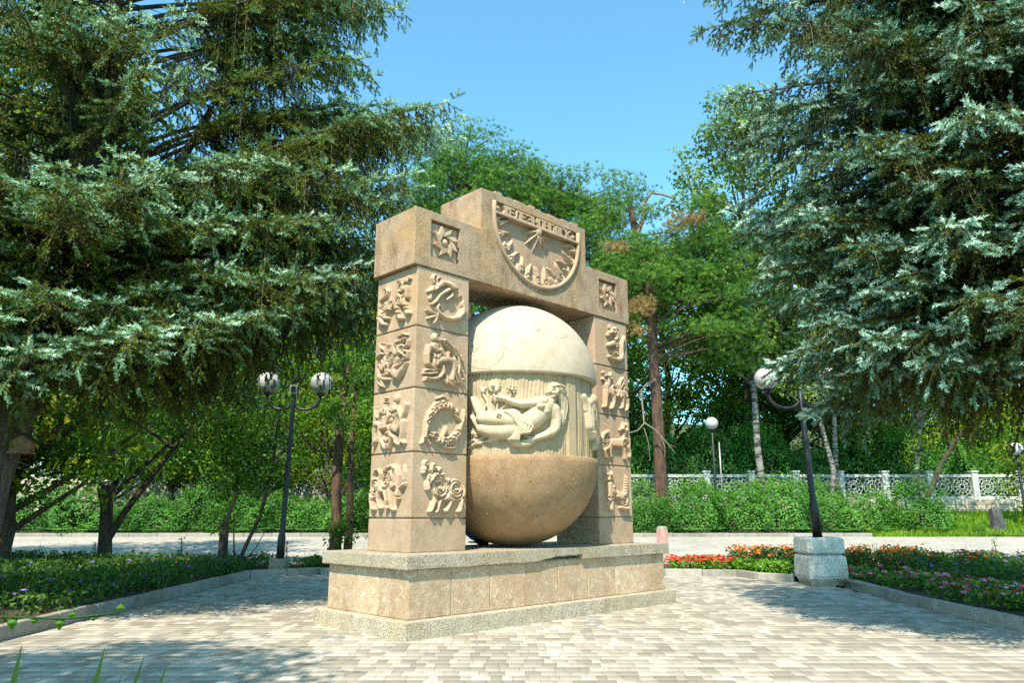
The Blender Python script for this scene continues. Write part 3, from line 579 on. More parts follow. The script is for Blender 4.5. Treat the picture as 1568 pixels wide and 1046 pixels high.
# ---- pillars: five blocks each, with open joints
COURSES = [ZT, 1.166, 1.883, 2.600, 3.317, 4.034]
LEFT_FRONT = ['goat_fish', 'water_bearer', 'fishes', 'ram']
carve = {(0, 'f'): [None, aries, pisces, aquarius, capricorn], (0, 's'): [None, taurus, gemini, cancer, leo], (1, 'f'): [None, cat, tiger, dog, scorpio]}
rel_names = {aries: 'ram_relief', pisces: 'fish_relief', aquarius: 'water_bearer_relief', capricorn: 'goat_relief', taurus: 'bull_relief', gemini: 'twins_relief', cancer: 'crab_relief', leo: 'lion_relief', cat: 'cat_relief', tiger: 'tiger_relief', dog: 'hound_relief', scorpio: 'serpent_relief'}
PY0, PY1 = 0.462, 1.249
for pi, (x0, x1) in enumerate(((0.370, 1.167), (3.600, 4.372))):
    b = MB(); b.box(x0+0.022, x1-0.022, PY0+0.022, PY1-0.022, ZT-0.01, 4.06); b.build('pillar_core', M['stone'], mon)
    for k in range(5):
        z0, z1 = COURSES[k]+(0.008 if k else 0.0), COURSES[k+1]-(0.008 if k < 4 else -0.004)
        b = MB(); b.box(x0, x1, PY0, PY1, z0, z1, 0.011)
        blk = b.build('pillar_block', M['stone'], mon)
        for side in 'fs':
            fn = carve.get((pi, side), [None]*5)[k]
            if not fn: continue
            W = (x1-x0) if side == 'f' else (PY1-PY0); H = COURSES[k+1]-COURSES[k]
            r = Relief(W, H, 170, 0.072, 0.95, 0.66); fn(r)
            me = r.mesh(rel_names[fn], seed=k+7*pi)
            if side == 'f': add_mesh(rel_names[fn], me, M['relief'], blk, (x0, PY0, COURSES[k]))
            else: add_mesh(rel_names[fn], me, M['relief'], blk, (x0, PY1, COURSES[k]), (0, 0, -math.pi/2))

# ---- lintel with raised middle, two recessed square panels and the sundial
LX0, LX1, LY0, LY1 = 0.308, 4.425, 0.446, 1.26
LZ0, LZ1, UZ = 4.046, 4.751, 5.317; UX0, UX1 = 1.342, 3.415
bm = bmesh.new()
def ring_face(bm, outer, inner, y0, depth):
    """flat face at y0 between two matching outlines, with the walls of the opening"""
    o = [bm.verts.new((p[0], y0, p[1])) for p in outer]; i = [bm.verts.new((p[0], y0, p[1])) for p in inner]; d = [bm.verts.new((p[0], y0+depth, p[1])) for p in inner]
    n = len(o)
    for k in range(n):
        q = (k+1) % n
        bm.faces.new((o[k], o[q], i[q], i[k])); bm.faces.new((i[k], i[q], d[q], d[k]))
    bm.faces.new(d)
def rect(x0, x1, z0, z1): return [(x0, z0), (x1, z0), (x1, z1), (x0, z1)]
SQ = [(0.541, 0.998, 4.185, 4.652), (3.712, 4.132, 4.172, 4.630)]
ring_face(bm, rect(LX0, UX0, LZ0, LZ1), rect(*SQ[0]), LY0, 0.07)
ring_face(bm, rect(UX1, LX1, LZ0, LZ1), rect(*SQ[1]), LY0, 0.07)
DC, DR, DTOP = (2.405, 5.045), 0.84, 5.215
inner = [(DC[0]-DR, DTOP)] + [(DC[0]-DR*math.cos(a), DC[1]-DR*math.sin(a)) for a in np.linspace(0, math.pi, 41)] + [(DC[0]+DR, DTOP)]
cxz = (2.39, 4.80); outer = []
for p in inner:
    dx, dz = p[0]-cxz[0], p[1]-cxz[1]; c = []
    if dx: c += [((UX0 if dx < 0 else UX1)-cxz[0])/dx]
    if dz: c += [((LZ0 if dz < 0 else UZ)-cxz[1])/dz]
    t = min(v for v in c if v > 0); outer.append((cxz[0]+dx*t, cxz[1]+dz*t))
def corner(q):   # put the nearest outline point exactly on each corner
    j = min(range(len(outer)), key=lambda k: math.hypot(outer[k][0]-q[0], outer[k][1]-q[1])); outer[j] = q
for q in rect(UX0, UX1, LZ0, UZ): corner(q)
ring_face(bm, outer, inner, LY0, 0.055)
T = [(LX0, LZ0), (LX1, LZ0), (LX1, LZ1), (UX1, LZ1), (UX1, UZ), (UX0, UZ), (UX0, LZ1), (LX0, LZ1)]
for a, c in zip(T, T[1:]+T[:1]):
    bm.faces.new([bm.verts.new(v) for v in ((a[0], LY0, a[1]), (c[0], LY0, c[1]), (c[0], LY1, c[1]), (a[0], LY1, a[1]))])
bm.faces.new([bm.verts.new((p[0], LY1, p[1])) for p in T])
bmesh.ops.remove_doubles(bm, verts=bm.verts, dist=1e-4)
bmesh.ops.recalc_face_normals(bm, faces=bm.faces)
me = bpy.data.meshes.new('lintel'); bm.to_mesh(me); bm.free()
lintel = add_mesh('lintel', me, M['lintel'], mon)
# broken mortar bed left along the top of the sundial block
rc = random.Random(8); b = MB(); x = UX0+0.25
while x < UX1-0.1:
    w = rc.uniform(0.08, 0.28); h = rc.uniform(0.012, 0.04)
    b.box(x, x+w, LY0+0.004, LY0+rc.uniform(0.1, 0.2), UZ-0.005, UZ+h, 0.006); x += w+rc.uniform(0.0, 0.15)
b.build('mortar_edge', M['lintel'], lintel)
# square star panels: a plate, an eight-pointed interlaced star and a boss
for (x0, x1, z0, z1) in SQ:
    cx, cz, s = (x0+x1)/2, (z0+z1)/2, (x1-x0)/2
    b = MB(); yf = LY0+0.07
    b.box(x0+0.022, x1-0.022, yf-0.028, yf+0.004, z0+0.022, z1-0.022, 0.008)
    pan = b.build('star_plate', M['relief'], lintel)
    b = MB()
    for k in range(8):
        a = k*math.pi/4+0.30
        Mx = Matrix.Translation((cx, 0, cz)) @ Matrix.Rotation(a, 4, 'Y')
        # one strap of the interlaced star: a slim bar that overshoots its neighbour, higher at one end
        x_, z_ = s*0.80, s*0.40; w_ = s*0.085
        pa = [(-x_*0.55, z_-w_), (x_*0.62, z_-w_), (x_*0.86, z_+w_*1.6), (-x_*0.40, z_+w_)]
        y1_ = yf-0.02; ya, yb = yf-0.058, yf-0.082
        v = [b.bm.verts.new(Mx @ Vector((p[0], (ya if i_ in (0, 3) else yb), p[1]))) for i_, p in enumerate(pa)]
        w = [b.bm.verts.new(Mx @ Vector((p[0], y1_, p[1]))) for p in pa]
        b.bm.faces.new(v)
        for i_ in range(4): b.bm.faces.new((v[i_], w[i_], w[(i_+1) % 4], v[(i_+1) % 4]))
    b.sphere((cx, yf-0.04, cz), s*0.20, 18, (1, 0.85, 1))
    b.build('star_boss', M['relief'], lintel)
# sundial rim, band, letters, sun and hour marks
yd = LY0+0.055
b = MB()
arc = [(DC[0]-DR*math.cos(a), LY0-0.005, DC[1]-DR*math.sin(a)) for a in np.linspace(0, math.pi, 49)]
b.tube([(DC[0]-DR, LY0-0.005, DTOP-0.01)]+arc+[(DC[0]+DR, LY0-0.005, DTOP-0.01)], 0.030, 10)
b.build('dial_rim', M['relief'], lintel)
b = MB(); b.box(DC[0]-DR+0.01, DC[0]+DR-0.01, LY0-0.035, yd+0.01, 5.032, 5.062, 0.008); b.build('dial_bar', M['relief'], lintel)
GL = {'Ж': ['05', (0, 0, .38, .5), (0, 1, .38, .5), (1, 0, .62, .5), (1, 1, .62, .5), (.5, 0, .5, 1)],
      'Е': [(0, 0, 0, 1), (0, 0, 1, 0), (0, 1, 1, 1), (0, .5, .8, .5)],
      'Л': [(0, 0, .3, 1), (.3, 1, 1, 1), (1, 0, 1, 1)],
      'З': [(0, 1, 1, 1), (1, 1, 1, 0), (0, 0, 1, 0), (.35, .5, 1, .5)],
      'Н': [(0, 0, 0, 1), (1, 0, 1, 1), (0, .5, 1, .5)],
      'О': [(0, 0, 0, 1), (1, 0, 1, 1), (0, 0, 1, 0), (0, 1, 1, 1)],
      'В': [(0, 0, 0, 1), (0, 0, 1, 0), (0, 1, 1, 1), (0, .52, 1, .52), (1, 0, 1, 1)],
      'Д': [(.15, .12, .3, 1), (.3, 1, .85, 1), (.85, .12, .85, 1), (0, .12, 1, .12), (0, 0, 0, .12), (1, 0, 1, .12)],
      'С': [(0, 0, 0, 1), (0, 0, 1, 0), (0, 1, 1, 1)],
      'К': [(0, 0, 0, 1), (0, .5, 1, 1), (0, .5, 1, 0)]}
word = 'ЖЕЛЕЗНОВОДСК'; pitch = 1.36/12; lw, lh = 0.074, 0.108
for k, ch in enumerate(word):
    lx, lz = DC[0]-0.68+k*pitch+0.02, 5.076
    b = MB()
    for q, st in enumerate(GL[ch]):
        if isinstance(st, str): continue
        ax, az, ex, ez = lx+st[0]*lw, lz+st[1]*lh, lx+st[2]*lw, lz+st[3]*lh
        L = math.hypot(ex-ax, ez-az); an = math.atan2(ez-az, ex-ax)
        Mx = Matrix.Translation(((ax+ex)/2, 0, (az+ez)/2)) @ Matrix.Rotation(-an, 4, 'Y')
        b.box(-L/2-0.010, L/2+0.010, LY0-0.012-0.0012*q, yd+0.002, -0.0115, 0.0115, 0.002, Mx)
    b.build('letter', M['relief'], lintel)
for sx_ in (-1, 1):
    b = MB(); b.sphere((DC[0]+sx_*0.755, yd-0.01, 5.13), 0.042, 14, (1, 0.9, 1)).sphere((DC[0]+sx_*0.755, yd-0.045, 5.13), 0.02, 10)
    b.build('boss', M['relief'], lintel)
b = MB(); b.prism([(DC[0]-(DR-.002)*math.cos(a_), DC[1]-.02-(DR-.002)*math.sin(a_)) for a_ in np.linspace(0.02, math.pi-0.02, 41)], yd-0.003, yd+0.01); b.build('dial_face', M['dialface'], lintel)
b = MB(); b.sphere((DC[0], yd-0.02, 4.99), 0.088, 18, (1, 0.9, 1))
for k in range(6):
    a = math.pi*(1.09+0.82*k/5); c, s = math.cos(a), math.sin(a); L = 0.33
    p = lambda r, off: (DC[0]+r*c-off*s, 5.0+r*s+off*c)
    v = [b.bm.verts.new((x_, y_, z_)) for (x_, z_), y_ in ((p(0.05, 0.06), yd+0.002), (p(0.05, -0.06), yd+0.002), (p(L, 0.0), yd+0.002), (p(0.08, 0), yd-0.10), (p(L*0.8, 0), yd-0.03))]
    for f in ((0, 3, 4), (3, 1, 4), (0, 4, 2), (4, 1, 2)): b.bm.faces.new([v[i] for i in f])
b.build('sun_rays', M['relief'], lintel)
for k in range(13):
    a = math.pi*(1.0+(k+0.45)/13.0); c, s = math.cos(a), math.sin(a)
    r = Relief(0.34, 0.17, 40, 0.06)
    if k % 2: r.t((.95,.5,.16),(.78,.5,.19),(.55,.45,.10),(.30,.52,.05),(.12,.75,.02)).ring(.78,.5,.09,.03,.5)
    else: r.t((.97,.25,.08),(.86,.55,.10),(.66,.70,.13),(.45,.55,.10),(.18,.30,.03)).t((.86,.35,.1),(.62,.22,.05)).ring(.68,.62,.06,.03,.5)
    me = r.mesh('hour_mark')
    o = add_mesh('hour_mark', me, M['relief'], lintel)
    # local x runs outwards from the sun
    ex = Vector((c, 0, s)); ez = Vector((-s, 0, c)); ey = ez.cross(ex)
    o.matrix_basis = Matrix(((ex.x, ey.x, ez.x, DC[0]+c*0.49-ez.x*0.085), (ex.y, ey.y, ez.y, yd), (ex.z, ey.z, ez.z, DC[1]+s*0.49-ez.z*0.085), (0, 0, 0, 1)))

# ---- the globe between the pillars (axes square with the view of the photograph are not used: it turns with the monument)
gx = MLOC[0] + 2.338*math.cos(YAW) - 0.8425*math.sin(YAW); gy = MLOC[1] + 2.338*math.sin(YAW) + 0.8425*math.cos(YAW)
glb = empty('stone_globe', (gx, gy, ZT))
tag(glb, 'big stone globe with cream dome, carved woman and brown bowl between the pillars', 'globe')
RB = 1.095; ZB = 1.885-ZT; ZD = 2.885-ZT
prof = [(RB*math.sin(a), ZB*(1-math.cos(a))) for a in np.linspace(0.0, math.pi/2, 30)] + [(RB-0.012, ZB+0.012), (RB-0.06, ZB+0.014)]
bowl = MB().lathe(prof, 96).build('bowl', M['bowl'], glb)
prof = [(RB-0.09, ZD-0.004), (RB-0.012, ZD), (RB, ZD+0.014)] + [(RB*math.cos(a), ZD+0.03+1.055*math.sin(a)) for a in np.linspace(0.0, math.pi/2, 30)]
MB().lathe(prof, 96).build('dome', M['dome'], glb)
# drum: wavy vertical flutes
RD = 1.028; nt, nz = 640, 40
th = np.linspace(0, 2*np.pi, nt, endpoint=False); zz = np.linspace(ZB-0.01, ZD+0.01, nz)
TH, ZZ = np.meshgrid(th, zz)
wv = TH*76 + 1.5*np.sin(ZZ*5+TH*4) + 1.1*np.sin(TH*11+ZZ*2.5)
fl = 0.012*np.abs(np.sin(wv/1.0))**0.7 + 0.006*np.sin(wv*0.5+1)
az = (TH-math.pi*1.5+math.pi) % (2*np.pi) - math.pi             # angle from the -Y side
band = (np.abs(az-0.745) < 0.075) | (np.abs(az+0.95) < 0.06)
RR = RD - 0.012 + np.where(band, 0.03, fl)
V = np.stack([RR*np.cos(TH), RR*np.sin(TH), ZZ], -1).reshape(-1, 3)
i = np.arange(nz-1)[:, None]*nt; j = np.arange(nt)[None]; j2 = (j+1) % nt
drum = add_mesh('drum', fast_mesh('drum', V, np.stack([i+j, i+j2, i+nt+j2, i+nt+j], -1).reshape(-1, 4), smooth=True), M['drum'], glb)
# reclining woman: strokes laid out in metres of arc (s = angle * radius) and height, then wrapped on the drum
A0, A1 = -0.62, 0.70; HZ0, HZ1 = 1.885, 2.88
Wm, Hm = (A1-A0)*RD, HZ1-HZ0
def wrap(X, Y, Z):
    a = A0 + X/RD; r = RD - 0.003 + Z
    return np.stack([r*np.sin(a), -r*np.cos(a), Y+HZ0-ZT], -1)
def q(a, z, r): return ((a-A0)/(A1-A0), (z-HZ0)/Hm, r/Wm)
def ql(a, z): return ((a-A0)/(A1-A0), (z-HZ0)/Hm)
r = Relief(Wm, Hm, 310, 0.125); t = r.t
# hair first (lower), then limbs
t(q(.49,2.71,.075),q(.55,2.67,.085),q(.59,2.56,.065),q(.595,2.44,.055),q(.575,2.34,.045),q(.56,2.29,.03),h=.8)
t(q(.62,2.60,.04),q(.625,2.45,.035),q(.61,2.36,.03),h=.5).t(q(.56,2.30,.022),q(.60,2.28,.022),q(.625,2.31,.02),q(.63,2.35,.012),h=.5)
t(q(.44,2.555,.05),q(.40,2.50,.07),h=.8)
r.e(*ql(.452,2.652),.066/Wm,.086/Wm,-.12,1.2); t(q(.41,2.675,.016),q(.386,2.644,.017),h=1.7).t(q(.418,2.592,.030),q(.43,2.588,.034),h=1.5).t(q(.402,2.622,.014),q(.398,2.610,.014),h=1.6).t(q(.45,2.58,.05),q(.42,2.54,.055),h=.95)
t(q(.45,2.70,.06),q(.52,2.695,.07),q(.57,2.67,.07),h=1.0)
for k in range(8): r.e(*ql(.425+.020*k, 2.715+.018*math.sin(k*.44)),.016/Wm,.016/Wm,0,1.2)
t(q(.36,2.48,.115),q(.30,2.41,.135),q(.21,2.32,.122),q(.12,2.255,.118),q(.02,2.245,.145),h=1.0)
r.e(*ql(.275,2.462),.058/Wm,.052/Wm,0,1.32); r.e(*ql(.335,2.40),.05/Wm,.05/Wm,0,1.15)
t(q(-.03,2.31,.13),q(-.15,2.315,.112),q(-.28,2.315,.096),q(-.365,2.325,.086),h=1.15).t(q(-.365,2.33,.07),q(-.41,2.41,.06),q(-.45,2.49,.05),q(-.475,2.545,.042),q(-.50,2.58,.03),h=1.0)
t(q(-.02,2.20,.115),q(-.15,2.17,.10),q(-.28,2.175,.09),q(-.37,2.20,.08),h=1.0).t(q(-.38,2.21,.06),q(-.43,2.25,.05),q(-.475,2.32,.042),q(-.52,2.36,.03),h=.85)
t(q(.33,2.53,.072),q(.20,2.505,.064),q(.07,2.497,.058),q(-.02,2.52,.048),q(-.07,2.54,.038),h=1.05)
t(q(-.08,2.545,.036),q(-.14,2.565,.042),q(-.18,2.575,.04),h=1.0)
for a_, z_ in ((-.245,2.60),(-.258,2.572),(-.25,2.545),(-.235,2.522)): t(q(-.18,2.572,.018),q((-.18+a_)/2,z_*.6+2.572*.4,.0145),q(a_,z_,.011),h=.85)
t(q(-.12,2.58,.018),q(-.16,2.612,.015),q(-.19,2.625,.011),h=1.0)
t(q(.455,2.44,.082),q(.485,2.33,.072),q(.47,2.22,.066),q(.42,2.16,.062),h=1.0).t(q(.42,2.16,.054),q(.34,2.125,.048),q(.26,2.095,.04),q(.20,2.075,.04),q(.16,2.06,.04),h=1.0)
for a_, z_ in ((.06,2.045),(.065,2.025),(.08,2.008),(.10,1.995)): t(q(.16,2.062,.018),q((.16+a_)/2,(2.062+z_)/2+.008,.015),q(a_,z_,.011),h=.9)
t(q(.19,2.09,.018),q(.14,2.105,.015),q(.10,2.10,.011),h=1.0)
# drapery over the hips and trailing cloth
for k in range(7):
    o = k*.034
    t(q(-.10+o*.9,2.395-.01*k,.022),q(-.02+o,2.33-.02*k,.026),q(.04+o*.55,2.22-.012*k,.026),q(.01+o*.2,2.13,.022),q(-.06+o*.5,2.06,.018),h=1.95-.05*(k%2))
t(q(-.08,2.08,.03),q(0,2.03,.05),q(.08,2.015,.045),q(.16,2.02,.035),q(.21,2.04,.02),h=.8)
t(q(-.16,2.335,.03),q(-.17,2.30,.03),h=1.75); r.spiral(*ql(-.165,2.325),.022,1.3,.006,.3)
# flowers
def daisy(a, z, R0, n, hh):
    for k in range(n):
        an = 2*math.pi*k/n; t(q(a+math.cos(an)*R0*.35, z+math.sin(an)*R0*.35, R0*.2), q(a+math.cos(an)*R0*.8, z+math.sin(an)*R0*.8, R0*.24), h=hh)
    r.e(*ql(a, z), R0*.32/Wm, R0*.32/Wm, 0, hh*1.25)
daisy(-.245,2.715,.078,13,.62); daisy(-.04,2.67,.058,7,.6); r.spiral(*ql(-.04,2.67),.035,1.6,.006,.3); daisy(-.49,2.15,.062,8,.55); daisy(-.50,2.33,.05,7,.45)
t(q(-.38,2.66,.03),q(-.385,2.70,.02),h=.6).t(q(-.40,2.67,.012),q(-.41,2.71,.012),h=.5).t(q(-.36,2.67,.012),q(-.35,2.70,.012),h=.5)
for s_ in (((-.24,2.64),(-.28,2.52),(-.27,2.40)),((-.04,2.61),(-.10,2.50),(-.16,2.43),(-.17,2.40)),((-.38,2.63),(-.33,2.54),(-.30,2.41)),((-.20,2.50),(-.21,2.42)),((-.33,2.50),(-.36,2.44)),((-.12,2.47),(-.19,2.41))):
    t(*[q(a,z,.013) for a,z in s_],h=.5)
for s_ in (((-.56,1.99),(-.48,2.03),(-.42,2.08),(-.36,2.11)),((-.56,2.05),(-.50,2.08),(-.44,2.06))): t(*[q(a,z,.02) for a,z in s_],h=.5)
for a_, z_, d_ in ((-.30,2.06,.05),(-.22,2.075,.05),(-.40,2.04,.05)): t(q(a_-d_,z_-.012,.012),q(a_,z_,.03),q(a_+d_*.9,z_+.02,.012),h=.5)
# incised detail
r.g(ql(.412,2.684),ql(.445,2.690),r=.006,d=.2).g(ql(.412,2.664),ql(.442,2.666),r=.008,d=.3).g(ql(.40,2.614),ql(.425,2.612),r=.006,d=.3).g(ql(.44,2.585),ql(.49,2.60),r=.008,d=.2).g(ql(.43,2.57),ql(.47,2.585),r=.007,d=.15)
for k in range(6): r.g(ql(.545+.014*k,2.70),ql(.565+.012*k,2.55),ql(.565+.008*k,2.40),ql(.555+.006*k,2.31),r=.005,d=.16)
r.g(ql(.21,2.36),ql(.13,2.29),r=.01,d=.05).g(ql(.285,2.425),ql(.25,2.425),r=.008,d=.12)
me = r.mesh('woman_relief', wrap, 5)
add_mesh('woman_relief', me, M['figure'], drum)
# second carved figure further round the drum, seen edge-on
A0, A1 = 0.90, 1.75; Wm = (A1-A0)*RD; r = Relief(Wm, Hm, 170, 0.10); t = r.t
t(q(1.0,2.66,.04),q(1.05,2.58,.05),q(1.06,2.5,.04),h=.6).t(q(1.08,2.60,.06),q(1.12,2.45,.08),q(1.14,2.30,.08),q(1.20,2.18,.06),h=1.0).t(q(1.18,2.55,.05),q(1.28,2.40,.06),q(1.38,2.25,.06),q(1.44,2.12,.05),h=1.0).t(q(1.25,2.65,.09),q(1.40,2.52,.09),q(1.52,2.35,.07),h=1.0).t(q(1.38,2.15,.05),q(1.32,2.04,.04),h=.8)
for k in range(5): r.g(ql(1.07+.03*k,2.56),ql(1.10+.03*k,2.40),ql(1.12+.025*k,2.24),r=.012,d=.3)
add_mesh('kneeling_relief', r.mesh('kneeling_relief', wrap, 6), M['figure'], drum)
# little stars chiselled into the bowl, raised a few millimetres
for (u, v) in ((-.42,.30),(.17,.27),(-.10,.42),(.40,.40),(-.40,.62),(.72,.25),(-.70,.56),(.60,.72),(.05,.68),(-.2,.20)):
    ze = ZB*(1-v); a = u; b = MB()
    el = math.acos(1-ze/ZB) if ze < ZB else math.pi/2
    nrm = Vector((math.sin(a)*math.sin(el), -math.cos(a)*math.sin(el), -math.cos(el)))
    p = Vector((RB*math.sin(el)*math.sin(a), -RB*math.sin(el)*math.cos(a), ze))
    Mx = Matrix.Translation(p) @ nrm.to_track_quat('-Y', 'Z').to_matrix().to_4x4()
    pts = []
    for k in range(10):
        rr = 0.030 if k % 2 == 0 else 0.008; an = k*math.pi/5+u*3; pts.append((rr*math.cos(an), rr*math.sin(an)))
    c0 = b.bm.verts.new(Mx @ Vector((0, -0.006, 0))); vs = [b.bm.verts.new(Mx @ Vector((x_, 0.002, z_))) for x_, z_ in pts]
    for k in range(10): b.bm.faces.new((c0, vs[k], vs[(k+1) % 10]))
    b.build('star', M['bowl'], bowl)
# ------------------------------------------------------------------ kerbs and flower beds
def flat_sheet(name, mat, poly, z, label):
    b = MB(); b.bm.faces.new([b.bm.verts.new((p[0], p[1], z if np.isscalar(z) else z[k])) for k, p in enumerate(poly)])
    return tag(b.build(name, mat), label, kind='structure')
def kerb_run(pts, parent, length=0.78, w=0.11, h=0.135, seed=1, off=0.0):
    """separate kerb stones end to end along a line; pts run with the bed on the left"""
    rk = random.Random(seed)
    for (a, c) in zip(pts, pts[1:]):
        a, c = Vector(a), Vector(c); L = (c-a).length; n = max(1, round(L/length)); d = (c-a)/L; s = L/n
        me = MB().box(0.004, s-0.004, 0, w, -0.06, h, 0.014).mesh('kerb_stone'); me.materials.append(M['kerb'])
        for k in range(n):
            p = a+d*s*k; z0 = float(terr(p.x, p.y)); z1 = float(terr((p+d*s).x, (p+d*s).y))
            o = add_mesh('kerb_stone', me, None, parent, (p.x, p.y, z0+rk.uniform(-0.005, 0.005)), (0, -math.atan2(z1-z0, s), math.atan2(d.y, d.x)+rk.uniform(-0.004, 0.004)))
LB = [(-5.0, 2.9), (-5.03, 8.0), (-5.08, 15.15), (-3.9, 16.0)]
RBK = [(3.05, 15.62), (4.5, 15.48), (4.68, 14.75), (5.18, 14.3)]
bedL = flat_sheet('flower_bed', M['soil'], [(-5.05, 2.9), (-5.1, 15.2), (-3.95, 15.98), (-3.95, 17.75), (-16, 17.75), (-16, 2.9)], 0.09, 'shaded flower bed behind the kerb on the lamp side')
kerb_run([(-3.9, 16.0), (-5.08, 15.15), (-5.03, 8.0), (-5.0, 2.9)][::-1], bedL, seed=2)
bedR = flat_sheet('flower_bed', M['soil'], [(5.5, 2.9), (5.62, 13.4), (5.2, 14.35), (4.7, 14.85), (4.52, 15.55), (3.05, 15.7), (3.05, 17.75), (16, 17.75), (16, 2.9)], 0.09, 'bright flower bed round the white planter')
kerb_run([(5.74, 13.62), (5.45, 11.08), (5.38, 8.34), (5.36, 2.9)], bedR, seed=3, length=0.95)
kerb_run([(3.05, 15.62), (4.5, 15.48), (4.68, 14.75), (5.18, 14.3)][::-1], bedR, seed=4)
bedB = flat_sheet('flower_bed', M['soil'], [(-3.95, 15.98), (3.05, 15.7), (3.05, 17.75), (-3.95, 17.75)], 0.085, 'narrow flower bed along the back edge of the square')
kerb_run([(3.05, 15.62), (-3.9, 16.0)], bedB, seed=5)
kerb_run([(-45, 26.75), (12.5, 26.75)], path, seed=6, length=1.0, h=0.12)
kerb_run([(45, 17.78), (4.4, 17.78)], path, seed=7, length=1.0, h=0.10); kerb_run([(-3.5, 17.78), (-45, 17.78)], path, seed=8, length=1.0, h=0.14)
# round covers let into the paving
for (x, y, lab) in ((0.91, 8.97, 'round light cover let into the paving before the sundial side of the plinth'), (-1.79, 7.95, 'round light cover let into the paving at the left plinth corner')):
    o = empty('ground_light', (x, y, 0.004)); tag(o, lab, 'ground light', 'round light covers let into the paving')
    MB().lathe([(0.118, -0.03), (0.118, 0.006), (0.105, 0.010), (0.092, 0.008), (0.092, -0.03)], 32).build('rim', M['grey_metal'], o)
    MB().lathe([(0.0, -0.012), (0.0, 0.005), (0.05, 0.0045), (0.0915, 0.002), (0.0915, -0.012)], 32).build('lens', M['lens'], o)

# ------------------------------------------------------------------ planter and lamps
pln = empty('planter', (5.43, 13.72, 0)); tag(pln, 'white pebbledash square planter with two tiers beside the flowers', 'planter')
def octo(prof, name, mat, par, rz=math.pi/8+0.32, n=8, bev=0.0):
    b = MB(); b.lathe([(r/math.cos(math.pi/n), z) for r, z in prof], n, smooth=False)
    bmesh.ops.rotate(b.bm, cent=(0, 0, 0), matrix=Matrix.Rotation(rz, 3, 'Z'), verts=b.bm.verts)
    if bev:
        es = [e for e in b.bm.edges if abs(e.verts[0].co.z-e.verts[1].co.z) > 0.02]
        bmesh.ops.bevel(b.bm, geom=es, offset=bev, segments=3, affect='EDGES', profile=0.5)
    return b.build(name, mat, par)
Q = dict(rz=math.pi/4, n=4, bev=0.018)
octo([(0.285, 0), (0.30, 0.06), (0.305, 0.08)], 'foot', M['cap'], pln, **Q)
octo([(0.30, 0.075), (0.335, 0.12), (0.345, 0.17), (0.335, 0.45), (0.315, 0.50), (0.28, 0.51)], 'lower_tier', M['planter'], pln, **Q)
octo([(0.285, 0.49), (0.285, 0.53), (0.28, 0.54)], 'groove', M['cap'], pln, **Q)
octo([(0.27, 0.525), (0.32, 0.545), (0.328, 0.58), (0.325, 0.775), (0.31, 0.80), (0.27, 0.81), (0.255, 0.79), (0.255, 0.70)], 'upper_tier', M['planter'], pln, **Q)
octo([(0.0, 0.735), (0.255, 0.735)], 'soil_fill', M['soil'], pln, rz=math.pi/4, n=4)
def lamp(name, loc, H, label, globes, tilt=0.0, lean=(0, 0), group='globe street lamps', pole_r=0.055, arm=0.42, gr=0.20, box=False, rz=0.0, straight=False):
    o = empty(name, loc, rz); tag(o, label, 'street lamp', group); o.rotation_euler = (lean[1], lean[0], rz)
    b = MB(); b.lathe([(pole_r*1.5, 0), (pole_r*1.5, 0.62), (pole_r*1.25, 0.68), (pole_r*1.1, 0.72), (pole_r, 0.80), (pole_r*0.82, H-0.02), (pole_r*0.4, H), (0, H)], 14); b.build('pole', M['iron'], o)
    for k, (dx, full) in enumerate(globes):
        if straight:
            c = Vector((0, 0, H+gr*0.95))
        else:
            s = 1 if dx > 0 else -1; pts = []
            for a in np.linspace(0, math.pi, 15):
                pts.append((s*(abs(dx)/2-abs(dx)/2*math.cos(a)), 0, H-0.12-0.26*math.sin(a)+0.03*a))
            MB().tube(pts, 0.032, 9).build('arm', M['iron'], o)
            c = Vector((dx, 0, pts[-1][2]+gr*0.98+0.05))
        b = MB(); b.lathe([(0.05, -gr*0.98-0.06), (0.085, -gr*0.93-0.03), (0.10, -gr*0.86)], 16, c); b.build('collar', M['iron'], o)
        MB().sphere(c, gr, 28).build('lamp_globe', M['globe'], o)
    if box:
        MB().box(-0.085, 0.085, -0.09, 0.09, H+0.0, H+0.19, 0.01).build('control_box', M['grey_metal'], o)
        MB().box(-0.055, 0.055, -0.097, -0.085, H+0.03, H+0.16, 0.003).build('box_window', M['iron'], o)
    return o
l1 = lamp('street_lamp', (-4.84, 16.2, 0.10), 3.66, 'black street lamp with two milky globes and a grey box between them', [(-0.585, 1), (0.585, 1)], gr=0.238, lean=(0.02, 0), box=True)
MB().box(-0.17, 0.17, -0.17, 0.17, -0.05, 0.20, 0.015).build('footing', M['cap'], l1)
l2 = lamp('street_lamp', (5.43, 13.72, 0.735), 2.72, 'leaning black street lamp rising out of the white planter', [(-0.60, 1), (0.60, 1)], gr=0.21, lean=(-0.035, 0))
z = float(terr(0, 30.3))
lamp('street_lamp', (8.1, 30.3, z), 3.5, 'single cream globe lamp on a straight post in front of the lattice fence', [(0, 1)], gr=0.26, straight=True, pole_r=0.05)
MB().lathe([(0.035, 0), (0.03, 3.0)], 8).build('service_pole', M['grey_metal'], put(bpy.data.objects.new('lamp_service_post', None), None, (8.38, 30.4, z)))
tag(bpy.data.objects['lamp_service_post'], 'thin pale post standing close beside the single globe lamp', 'post')
lamp('street_lamp', (18.95, 28.3, float(terr(0, 28.3))), 2.65, 'distant globe lamp at the lawn near the picture edge', [(0, 1)], gr=0.245, straight=True, pole_r=0.05)

